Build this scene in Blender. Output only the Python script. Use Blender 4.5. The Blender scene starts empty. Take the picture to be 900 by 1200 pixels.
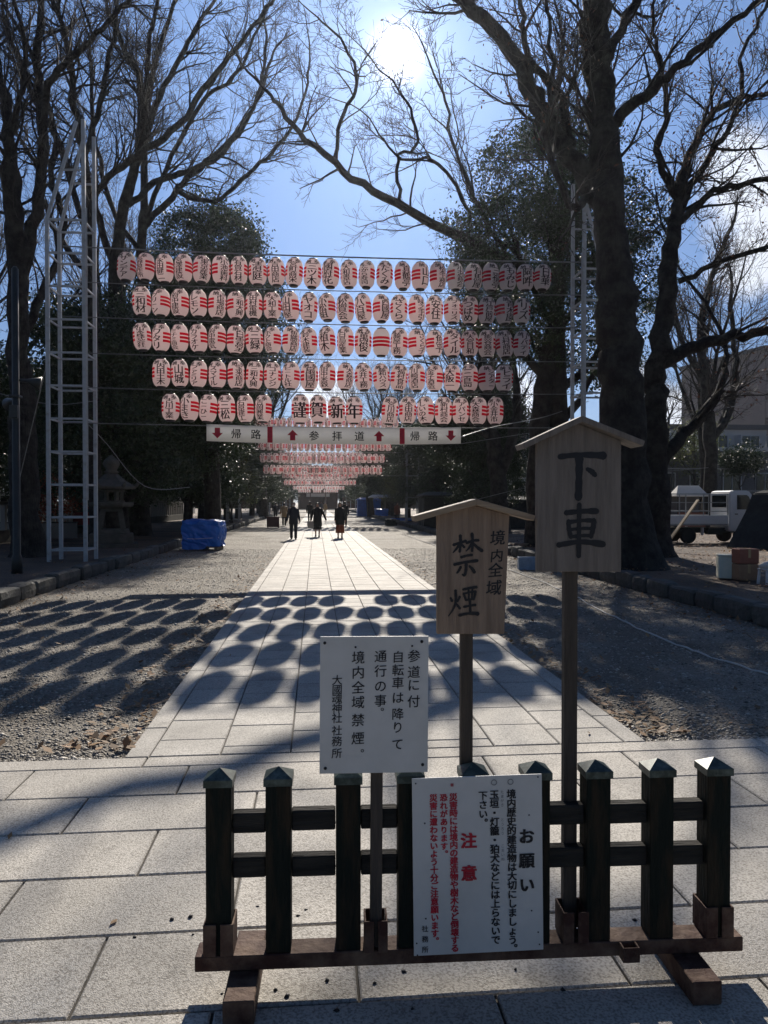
import bpy, bmesh, math, random
import numpy as np
from mathutils import Vector, Matrix, Quaternion, noise as mnoise

R = math.radians
scene = bpy.context.scene
COL = scene.collection

# ------------------------------------------------------------------ camera
CAM = Vector((0, 0, 1.65))
YAW, PITCH = R(5.27), R(-0.79)
FPX = 867.0                                   # focal length in pixels of the 900x1200 photograph
_right = Vector((math.cos(YAW), -math.sin(YAW), 0))
_fh = Vector((math.sin(YAW), math.cos(YAW), 0))
_fwd = _fh * math.cos(PITCH) + Vector((0, 0, math.sin(PITCH)))
_up = Vector((0, 0, math.cos(PITCH))) - _fh * math.sin(PITCH)
cam_data = bpy.data.cameras.new('camera')
cam = bpy.data.objects.new('camera', cam_data)
COL.objects.link(cam)
cam.location = CAM
cam.rotation_euler = (R(90) + PITCH, 0, -YAW)
cam_data.sensor_fit = 'VERTICAL'
cam_data.sensor_height = 36
cam_data.lens = 36 * FPX / 1200
cam_data.clip_start = 0.05
cam_data.clip_end = 5000
scene.camera = cam


def ray(px, py):
    return _fwd + _right * ((px - 450) / FPX) + _up * ((600 - py) / FPX)


def on_ground(px, py, z=0.0):
    d = ray(px, py)
    return CAM + d * ((z - CAM.z) / d.z)


def at(px, py, Y):
    d = ray(px, py)
    return CAM + d * (Y / d.y)


# ------------------------------------------------------------------ light
SUN_DIR = ray(465, 62).normalized()           # towards the sun, low in the winter sky ahead
SUN_EL = math.asin(SUN_DIR.z)
SUN_AZ = math.atan2(SUN_DIR.x, SUN_DIR.y)
sd = bpy.data.lights.new('sun', 'SUN')
sd.energy = 5.0
sd.angle = R(0.53)
sd.color = (1.0, 0.915, 0.80)
sun = bpy.data.objects.new('sun', sd)
COL.objects.link(sun)
sun.rotation_euler = SUN_DIR.to_track_quat('Z', 'Y').to_euler()
sun.location = (0, 0, 60)

world = bpy.data.worlds.new('World')
scene.world = world
world.use_nodes = True
SKY_STRENGTH = 0.047
EXPOSURE = 0.38


def build_world():
    nt = world.node_tree
    N, L = nt.nodes, nt.links
    N.clear()
    out = N.new('ShaderNodeOutputWorld')
    bg = N.new('ShaderNodeBackground')
    bg.inputs['Strength'].default_value = SKY_STRENGTH
    L.new(bg.outputs[0], out.inputs[0])
    sky = N.new('ShaderNodeTexSky')
    sky.sky_type = 'NISHITA'
    sky.sun_disc = False
    sky.sun_elevation = SUN_EL
    sky.sun_rotation = SUN_AZ
    sky.altitude = 60
    sky.air_density = 1.0
    sky.dust_density = 0.1
    sky.ozone_density = 1.5
    tc = N.new('ShaderNodeTexCoord')
    nrm = N.new('ShaderNodeVectorMath'); nrm.operation = 'NORMALIZE'
    L.new(tc.outputs['Generated'], nrm.inputs[0])

    def math_(op, a, b=None, clamp=False):
        m = N.new('ShaderNodeMath'); m.operation = op; m.use_clamp = clamp
        for i, v in enumerate((a, b)):
            if v is None:
                continue
            if isinstance(v, (int, float)):
                m.inputs[i].default_value = v
            else:
                L.new(v, m.inputs[i])
        return m.outputs[0]

    def angle_to(d):
        dp = N.new('ShaderNodeVectorMath'); dp.operation = 'DOT_PRODUCT'
        L.new(nrm.outputs[0], dp.inputs[0])
        dp.inputs[1].default_value = tuple(d.normalized())
        return math_('ARCCOSINE', math_('MINIMUM', dp.outputs['Value'], 0.999999))

    # clouds: broken cumulus in a few places of the sky
    blob = None
    for px, py, rad in ((885, 225, 6.5), (905, 285, 6), (745, 450, 4.0), (790, 480, 4), (980, 260, 9), (600, 470, 5), (380, 470, 4)):
        a = angle_to(ray(px, py))
        g = math_('SUBTRACT', 1.0, math_('DIVIDE', a, R(rad)), True)
        blob = g if blob is None else math_('MAXIMUM', blob, g)
    no = N.new('ShaderNodeTexNoise')
    no.inputs['Scale'].default_value = 9.0
    no.inputs['Detail'].default_value = 8
    no.inputs['Roughness'].default_value = 0.6
    L.new(nrm.outputs[0], no.inputs['Vector'])
    dens = math_('ADD', math_('MULTIPLY', blob, 0.75), math_('MULTIPLY', no.outputs['Fac'], 0.9))
    cr = N.new('ShaderNodeMapRange'); cr.interpolation_type = 'SMOOTHSTEP'
    cr.inputs['From Min'].default_value = 0.66
    cr.inputs['From Max'].default_value = 1.0
    L.new(dens, cr.inputs['Value'])
    mix = N.new('ShaderNodeMixRGB')
    L.new(cr.outputs[0], mix.inputs[0])
    tint = N.new('ShaderNodeMixRGB'); tint.blend_type = 'MULTIPLY'; tint.inputs[0].default_value = 1.0
    tint.inputs[2].default_value = (0.50, 0.57, 0.72, 1)
    L.new(sky.outputs[0], tint.inputs[1])
    L.new(tint.outputs[0], mix.inputs[1])
    mix.inputs[2].default_value = (13.0, 12.8, 12.5, 1)
    # the bright aureole of the air round the sun
    a = angle_to(SUN_DIR)
    core = math_('MULTIPLY', math_('EXPONENT', math_('MULTIPLY', math_('POWER', math_('DIVIDE', a, R(1.15)), 2.0), -1.0)), 60.0)
    halo = math_('MULTIPLY', math_('EXPONENT', math_('DIVIDE', a, R(-2.6))), 10.0)
    wide = math_('EXPONENT', math_('DIVIDE', a, R(-26.0)))
    tot = math_('ADD', core, halo)
    comb = N.new('ShaderNodeCombineColor')
    L.new(math_('ADD', tot, math_('MULTIPLY', wide, 3.9)), comb.inputs[0])
    L.new(math_('ADD', math_('MULTIPLY', tot, 0.97), math_('MULTIPLY', wide, 7.2)), comb.inputs[1])
    L.new(math_('ADD', math_('MULTIPLY', tot, 0.93), math_('MULTIPLY', wide, 14.2)), comb.inputs[2])
    add = N.new('ShaderNodeMixRGB'); add.blend_type = 'ADD'
    add.inputs[0].default_value = 1.0
    L.new(mix.outputs[0], add.inputs[1])
    L.new(comb.outputs[0], add.inputs[2])
    L.new(add.outputs[0], bg.inputs[0])


build_world()
vs = scene.view_settings
vs.view_transform = 'Standard'
vs.look = 'None'
vs.exposure = EXPOSURE
vs.gamma = 1
vs.use_curve_mapping = False
scene.cycles.max_bounces = 10
scene.cycles.diffuse_bounces = 5
scene.cycles.transparent_max_bounces = 8

# ------------------------------------------------------------------ helpers


def tag(o, label=None, cat=None, group=None, kind=None):
    for k, v in (('label', label), ('category', cat), ('group', group), ('kind', kind)):
        if v:
            o[k] = v
    return o


def thing(name, label, cat, loc=(0, 0, 0), rz=0.0, group=None):
    o = bpy.data.objects.new(name, None)
    COL.objects.link(o)
    o.location = loc
    o.rotation_euler = (0, 0, rz)
    o.empty_display_size = 0.2
    return tag(o, label, cat, group)


def dup(root, loc=None, rz=None, label=None, group=None, scale=None):
    kids = {}
    for c in bpy.data.objects:
        if c.parent:
            kids.setdefault(c.parent.name, []).append(c)

    def rec(o, parent):
        c = o.copy()
        COL.objects.link(c)
        c.parent = parent
        for k in kids.get(o.name, []):
            rec(k, c)
        return c
    c = rec(root, None)
    if loc is not None:
        c.location = loc
    if rz is not None:
        c.rotation_euler = (0, 0, rz)
    if scale is not None:
        c.scale = scale if hasattr(scale, '__len__') else (scale,) * 3
    if label:
        c['label'] = label
    if group:
        c['group'] = group
    return c


class MB:
    """collects shapes and links them as one mesh object"""

    def __init__(self):
        self.v = []
        self.f = []
        self.s = []

    def add(self, vs_, fs_, smooth=False):
        b = len(self.v)
        self.v.extend(tuple(x) for x in vs_)
        self.f.extend(tuple(i + b for i in f) for f in fs_)
        self.s.extend([smooth] * len(fs_))

    def box(self, c, s, rz=0.0, M=None, taper=1.0):
        cx, cy, cz = c
        hx, hy, hz = s[0] / 2, s[1] / 2, s[2] / 2
        pts = []
        for z in (-hz, hz):
            t = taper if z > 0 else 1
            for x, y in ((-hx, -hy), (hx, -hy), (hx, hy), (-hx, hy)):
                pts.append(Vector((x * t, y * t, z)))
        m = Matrix.Rotation(rz, 3, 'Z') if M is None else M
        pts = [m @ p + Vector(c) for p in pts]
        self.add(pts, [(0, 3, 2, 1), (4, 5, 6, 7), (0, 1, 5, 4), (1, 2, 6, 5), (2, 3, 7, 6), (3, 0, 4, 7)])
        return self

    def bar(self, a, b, w, h, up=(0, 0, 1)):
        a, b = Vector(a), Vector(b)
        d = (b - a)
        L = d.length
        d.normalize()
        u = Vector(up)
        s = d.cross(u)
        if s.length < 1e-4:
            s = d.cross(Vector((1, 0, 0)))
        s.normalize()
        u = s.cross(d)
        M = Matrix((s, d, u)).transposed()
        return self.box((a + b) / 2, (w, L, h), M=M)

    def tube(self, pts, rad, n=8, cap=True, smooth=True):
        pts = [Vector(p) for p in pts]
        if not hasattr(rad, '__len__'):
            rad = [rad] * len(pts)
        vs_, fs_ = [], []
        t0 = (pts[1] - pts[0]).normalized()
        u = t0.orthogonal().normalized()
        for i, p in enumerate(pts):
            t = (pts[min(i + 1, len(pts) - 1)] - pts[max(i - 1, 0)])
            if t.length < 1e-9:
                t = t0
            t = t.normalized()
            u = (u - t * u.dot(t))
            if u.length < 1e-6:
                u = t.orthogonal()
            u.normalize()
            w = t.cross(u)
            for k in range(n):
                a = 2 * math.pi * k / n
                vs_.append(p + (u * math.cos(a) + w * math.sin(a)) * rad[i])
        for i in range(len(pts) - 1):
            for k in range(n):
                k2 = (k + 1) % n
                fs_.append((i * n + k, i * n + k2, (i + 1) * n + k2, (i + 1) * n + k))
        if cap:
            fs_.append(tuple(range(n - 1, -1, -1)))
            m = (len(pts) - 1) * n
            fs_.append(tuple(m + k for k in range(n)))
        self.add(vs_, fs_, smooth)
        return self

    def lathe(self, prof, n=24, c=(0, 0, 0), smooth=True, sy=1.0, rot=0.0):
        vs_, fs_ = [], []
        for r, z in prof:
            for k in range(n):
                a = 2 * math.pi * k / n + rot
                vs_.append((c[0] + r * math.cos(a), c[1] + r * math.sin(a) * sy, c[2] + z))
        for i in range(len(prof) - 1):
            for k in range(n):
                k2 = (k + 1) % n
                fs_.append((i * n + k, i * n + k2, (i + 1) * n + k2, (i + 1) * n + k))
        fs_.append(tuple(range(n - 1, -1, -1)))
        m = (len(prof) - 1) * n
        fs_.append(tuple(m + k for k in range(n)))
        self.add(vs_, fs_, smooth)
        return self

    def loft(self, rings, smooth=True, cap=True):
        n = len(rings[0])
        vs_, fs_ = [], []
        for r in rings:
            vs_.extend(r)
        for i in range(len(rings) - 1):
            for k in range(n):
                k2 = (k + 1) % n
                fs_.append((i * n + k, i * n + k2, (i + 1) * n + k2, (i + 1) * n + k))
        if cap:
            fs_.append(tuple(range(n - 1, -1, -1)))
            m = (len(rings) - 1) * n
            fs_.append(tuple(m + k for k in range(n)))
        self.add(vs_, fs_, smooth)
        return self

    def prism(self, outline, depth, M=None):
        """outline in local xz, extruded along y from 0 to depth"""
        n = len(outline)
        vs_ = [Vector((x, 0, z)) for x, z in outline] + [Vector((x, depth, z)) for x, z in outline]
        if M is not None:
            vs_ = [M @ p for p in vs_]
        fs_ = [tuple(range(n)), tuple(range(2 * n - 1, n - 1, -1))]
        for k in range(n):
            k2 = (k + 1) % n
            fs_.append((k2, k, n + k, n + k2))
        self.add(vs_, fs_)
        return self

    def build(self, name, mat, parent=None, origin=(0, 0, 0), bevel=0.0, segs=1, fix=True):
        me = bpy.data.meshes.new(name)
        ox, oy, oz = origin
        me.from_pydata([(x - ox, y - oy, z - oz) for x, y, z in self.v], [], self.f)
        me.polygons.foreach_set('use_smooth', self.s)
        if bevel or fix:
            bm = bmesh.new()
            bm.from_mesh(me)
            if fix:
                bmesh.ops.recalc_face_normals(bm, faces=bm.faces)
            if bevel:
                bmesh.ops.bevel(bm, geom=list(bm.edges), offset=bevel, segments=segs, affect='EDGES', clamp_overlap=True)
            bm.to_mesh(me)
            bm.free()
        me.materials.append(mat)
        o = bpy.data.objects.new(name, me)
        COL.objects.link(o)
        o.parent = parent
        return o


def struct(name, mb, mat, **k):
    return tag(mb.build(name, mat, **k), kind='structure')


# ------------------------------------------------------------------ materials
def new_mat(name):
    m = bpy.data.materials.new(name)
    m.use_nodes = True
    nt = m.node_tree
    return m, nt.nodes, nt.links, nt.nodes['Principled BSDF']


def mat(name, col, rough=0.6, col2=None, scale=8.0, detail=6, bump=0.0, bscale=None, spec=0.5, metal=0.0, stretch=None, lo=0.35, hi=0.65,
        island=0.0, sheen=0.0, transl=0.0, roughvar=0.0):
    m, N, L, P = new_mat(name)
    P.inputs['Roughness'].default_value = rough
    P.inputs['Specular IOR Level'].default_value = spec
    P.inputs['Metallic'].default_value = metal
    tc = N.new('ShaderNodeTexCoord')
    mp = N.new('ShaderNodeMapping')
    L.new(tc.outputs['Object'], mp.inputs[0])
    if stretch:
        mp.inputs['Scale'].default_value = stretch
    c2 = col2 if col2 else tuple(x * 0.7 for x in col)
    no = N.new('ShaderNodeTexNoise')
    no.inputs['Scale'].default_value = scale
    no.inputs['Detail'].default_value = detail
    no.inputs['Roughness'].default_value = 0.65
    L.new(mp.outputs[0], no.inputs['Vector'])
    mr = N.new('ShaderNodeMapRange')
    mr.inputs['From Min'].default_value = lo
    mr.inputs['From Max'].default_value = hi
    L.new(no.outputs['Fac'], mr.inputs['Value'])
    mx = N.new('ShaderNodeMixRGB')
    L.new(mr.outputs[0], mx.inputs[0])
    mx.inputs[1].default_value = (*col, 1)
    mx.inputs[2].default_value = (*c2, 1)
    colout = mx.outputs[0]
    if island:
        ge = N.new('ShaderNodeNewGeometry')
        m2 = N.new('ShaderNodeMapRange')
        m2.inputs['To Min'].default_value = 1 - island
        m2.inputs['To Max'].default_value = 1 + island
        L.new(ge.outputs['Random Per Island'], m2.inputs['Value'])
        mm = N.new('ShaderNodeMixRGB'); mm.blend_type = 'MULTIPLY'
        mm.inputs[0].default_value = 1
        L.new(colout, mm.inputs[1])
        L.new(m2.outputs[0], mm.inputs[2])
        colout = mm.outputs[0]
    L.new(colout, P.inputs['Base Color'])
    if roughvar:
        m3 = N.new('ShaderNodeMapRange')
        m3.inputs['To Min'].default_value = max(0, rough - roughvar)
        m3.inputs['To Max'].default_value = min(1, rough + roughvar)
        L.new(no.outputs['Fac'], m3.inputs['Value'])
        L.new(m3.outputs[0], P.inputs['Roughness'])
    if bump:
        bn = N.new('ShaderNodeTexNoise')
        bn.inputs['Scale'].default_value = bscale or scale * 3
        bn.inputs['Detail'].default_value = 5
        L.new(mp.outputs[0], bn.inputs['Vector'])
        bp = N.new('ShaderNodeBump')
        bp.inputs['Strength'].default_value = min(1.0, bump)
        bp.inputs['Distance'].default_value = 0.02 * max(1, bump)
        L.new(bn.outputs['Fac'], bp.inputs['Height'])
        L.new(bp.outputs[0], P.inputs['Normal'])
    if transl:
        out = [n for n in N if n.type == 'OUTPUT_MATERIAL'][0]
        tr = N.new('ShaderNodeBsdfTranslucent')
        L.new(colout, tr.inputs['Color'])
        ms = N.new('ShaderNodeMixShader')
        ms.inputs[0].default_value = transl
        L.new(P.outputs[0], ms.inputs[1])
        L.new(tr.outputs[0], ms.inputs[2])
        L.new(ms.outputs[0], out.inputs[0])
    return m


def granite(name, col, dark, island=0.13):
    """speckled paving stone"""
    m, N, L, P = new_mat(name)
    tc = N.new('ShaderNodeTexCoord')
    ge = N.new('ShaderNodeNewGeometry')
    n1 = N.new('ShaderNodeTexNoise'); n1.inputs['Scale'].default_value = 105; n1.inputs['Detail'].default_value = 4
    n2 = N.new('ShaderNodeTexNoise'); n2.inputs['Scale'].default_value = 1.7; n2.inputs['Detail'].default_value = 7
    v = N.new('ShaderNodeTexVoronoi'); v.inputs['Scale'].default_value = 210
    for n in (n1, n2, v):
        L.new(tc.outputs['Object'], n.inputs['Vector'])
    r1 = N.new('ShaderNodeMapRange'); r1.inputs['From Min'].default_value = 0.36; r1.inputs['From Max'].default_value = 0.56
    L.new(n1.outputs['Fac'], r1.inputs['Value'])
    mx = N.new('ShaderNodeMixRGB')
    L.new(r1.outputs[0], mx.inputs[0])
    mx.inputs[1].default_value = (*dark, 1)
    mx.inputs[2].default_value = (*col, 1)
    r2 = N.new('ShaderNodeMapRange'); r2.inputs['From Min'].default_value = 0.3; r2.inputs['From Max'].default_value = 0.75
    r2.inputs['To Min'].default_value = 0.70; r2.inputs['To Max'].default_value = 1.15
    L.new(n2.outputs['Fac'], r2.inputs['Value'])
    r3 = N.new('ShaderNodeMapRange'); r3.inputs['To Min'].default_value = 1 - island; r3.inputs['To Max'].default_value = 1 + island
    L.new(ge.outputs['Random Per Island'], r3.inputs['Value'])
    n4 = N.new('ShaderNodeTexNoise'); n4.inputs['Scale'].default_value = 7.5; n4.inputs['Detail'].default_value = 6; n4.inputs['Roughness'].default_value = 0.7
    L.new(tc.outputs['Object'], n4.inputs['Vector'])
    r4 = N.new('ShaderNodeMapRange'); r4.inputs['From Min'].default_value = 0.56; r4.inputs['From Max'].default_value = 0.76; r4.inputs['To Min'].default_value = 1.0; r4.inputs['To Max'].default_value = 0.62
    L.new(n4.outputs['Fac'], r4.inputs['Value'])
    m0 = N.new('ShaderNodeMath'); m0.operation = 'MULTIPLY'
    L.new(r2.outputs[0], m0.inputs[0]); L.new(r4.outputs[0], m0.inputs[1])
    mu = N.new('ShaderNodeMath'); mu.operation = 'MULTIPLY'
    L.new(m0.outputs[0], mu.inputs[0]); L.new(r3.outputs[0], mu.inputs[1])
    mm = N.new('ShaderNodeMixRGB'); mm.blend_type = 'MULTIPLY'; mm.inputs[0].default_value = 1
    L.new(mx.outputs[0], mm.inputs[1]); L.new(mu.outputs[0], mm.inputs[2])
    L.new(mm.outputs[0], P.inputs['Base Color'])
    P.inputs['Roughness'].default_value = 0.72
    P.inputs['Specular IOR Level'].default_value = 0.3
    bp = N.new('ShaderNodeBump'); bp.inputs['Strength'].default_value = 0.55; bp.inputs['Distance'].default_value = 0.004
    ad = N.new('ShaderNodeMath'); ad.operation = 'ADD'
    L.new(n1.outputs['Fac'], ad.inputs[0]); L.new(v.outputs['Distance'], ad.inputs[1])
    L.new(ad.outputs[0], bp.inputs['Height'])
    L.new(bp.outputs[0], P.inputs['Normal'])
    return m


def gravel_mat(name, c1, c2, c3):
    m, N, L, P = new_mat(name)
    tc = N.new('ShaderNodeTexCoord')
    v = N.new('ShaderNodeTexVoronoi'); v.inputs['Scale'].default_value = 55
    n2 = N.new('ShaderNodeTexNoise'); n2.inputs['Scale'].default_value = 0.6; n2.inputs['Detail'].default_value = 8
    n3 = N.new('ShaderNodeTexNoise'); n3.inputs['Scale'].default_value = 24; n3.inputs['Detail'].default_value = 6
    for n in (v, n2, n3):
        L.new(tc.outputs['Object'], n.inputs['Vector'])
    sp = N.new('ShaderNodeSeparateColor')
    L.new(v.outputs['Color'], sp.inputs[0])
    mx = N.new('ShaderNodeMixRGB')
    L.new(sp.outputs[0], mx.inputs[0])
    mx.inputs[1].default_value = (*c1, 1); mx.inputs[2].default_value = (*c2, 1)
    r = N.new('ShaderNodeMapRange'); r.inputs['From Min'].default_value = 0.42; r.inputs['From Max'].default_value = 0.66
    L.new(n2.outputs['Fac'], r.inputs['Value'])
    m2 = N.new('ShaderNodeMixRGB')
    L.new(r.outputs[0], m2.inputs[0]); L.new(mx.outputs[0], m2.inputs[1]); m2.inputs[2].default_value = (*c3, 1)
    L.new(m2.outputs[0], P.inputs['Base Color'])
    P.inputs['Roughness'].default_value = 0.75
    P.inputs['Specular IOR Level'].default_value = 0.35
    ad = N.new('ShaderNodeMath'); ad.operation = 'SUBTRACT'
    L.new(n3.outputs['Fac'], ad.inputs[0]); L.new(v.outputs['Distance'], ad.inputs[1])
    bp = N.new('ShaderNodeBump'); bp.inputs['Strength'].default_value = 1.0; bp.inputs['Distance'].default_value = 0.03
    L.new(ad.outputs[0], bp.inputs['Height'])
    L.new(bp.outputs[0], P.inputs['Normal'])
    return m


def bark_mat(name, c1, c2):
    m, N, L, P = new_mat(name)
    tc = N.new('ShaderNodeTexCoord')
    mp = N.new('ShaderNodeMapping'); mp.inputs['Scale'].default_value = (1, 1, 0.22)
    L.new(tc.outputs['Object'], mp.inputs[0])
    n1 = N.new('ShaderNodeTexNoise'); n1.inputs['Scale'].default_value = 15; n1.inputs['Detail'].default_value = 9; n1.inputs['Roughness'].default_value = 0.72
    n2 = N.new('ShaderNodeTexNoise'); n2.inputs['Scale'].default_value = 3.6; n2.inputs['Detail'].default_value = 9; n2.inputs['Roughness'].default_value = 0.7
    L.new(mp.outputs[0], n1.inputs['Vector']); L.new(tc.outputs['Object'], n2.inputs['Vector'])
    mx = N.new('ShaderNodeMixRGB')
    r = N.new('ShaderNodeMapRange'); r.inputs['From Min'].default_value = 0.4; r.inputs['From Max'].default_value = 0.62
    L.new(n2.outputs['Fac'], r.inputs['Value']); L.new(r.outputs[0], mx.inputs[0])
    mx.inputs[1].default_value = (*c1, 1); mx.inputs[2].default_value = (*c2, 1)
    mm = N.new('ShaderNodeMixRGB'); mm.blend_type = 'MULTIPLY'; mm.inputs[0].default_value = 0.7
    L.new(mx.outputs[0], mm.inputs[1]); L.new(n1.outputs['Fac'], mm.inputs[2])
    L.new(mm.outputs[0], P.inputs['Base Color'])
    P.inputs['Roughness'].default_value = 0.85
    P.inputs['Specular IOR Level'].default_value = 0.25
    bp = N.new('ShaderNodeBump'); bp.inputs['Strength'].default_value = 1.0; bp.inputs['Distance'].default_value = 0.11
    L.new(n1.outputs['Fac'], bp.inputs['Height']); L.new(bp.outputs[0], P.inputs['Normal'])
    return m


def lantern_paper():
    m, N, L, P = new_mat('lantern_paper')
    tc = N.new('ShaderNodeTexCoord')
    sp = N.new('ShaderNodeSeparateXYZ')
    L.new(tc.outputs['Object'], sp.inputs[0])

    def mth(op, a, b=None):
        n = N.new('ShaderNodeMath'); n.operation = op
        for i, v in enumerate((a, b)):
            if v is None:
                continue
            if isinstance(v, (int, float)):
                n.inputs[i].default_value = v
            else:
                L.new(v, n.inputs[i])
        return n.outputs[0]
    # angle away from the written front (-Y)
    ang = mth('ABSOLUTE', mth('ARCTAN2', sp.outputs[0], mth('MULTIPLY', sp.outputs[1], -1.0)))
    side = mth('GREATER_THAN', ang, R(43))
    z = sp.outputs[2]
    zz = mth('DIVIDE', mth('ADD', z, 0.125), 0.092)
    fr = mth('FRACT', zz)
    band = mth('LESS_THAN', fr, 0.66)
    inr = mth('MULTIPLY', mth('GREATER_THAN', zz, 0.0), mth('LESS_THAN', zz, 3.0))
    red = mth('MULTIPLY', mth('MULTIPLY', side, band), inr)
    mx = N.new('ShaderNodeMixRGB')
    L.new(red, mx.inputs[0])
    mx.inputs[1].default_value = (0.92, 0.90, 0.89, 1)
    mx.inputs[2].default_value = (0.62, 0.010, 0.035, 1)
    bp = N.new('ShaderNodeBump'); bp.inputs['Strength'].default_value = 0.5; bp.inputs['Distance'].default_value = 0.01
    L.new(mth('SINE', mth('MULTIPLY', z, 190.0)), bp.inputs['Height'])
    P.inputs['Roughness'].default_value = 0.6
    L.new(mx.outputs[0], P.inputs['Base Color'])
    L.new(bp.outputs[0], P.inputs['Normal'])
    tr = N.new('ShaderNodeBsdfTranslucent')
    L.new(mx.outputs[0], tr.inputs['Color'])
    ms = N.new('ShaderNodeMixShader'); ms.inputs[0].default_value = 0.74
    L.new(P.outputs[0], ms.inputs[1]); L.new(tr.outputs[0], ms.inputs[2])
    out = [n for n in N if n.type == 'OUTPUT_MATERIAL'][0]
    L.new(ms.outputs[0], out.inputs[0])
    return m


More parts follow.
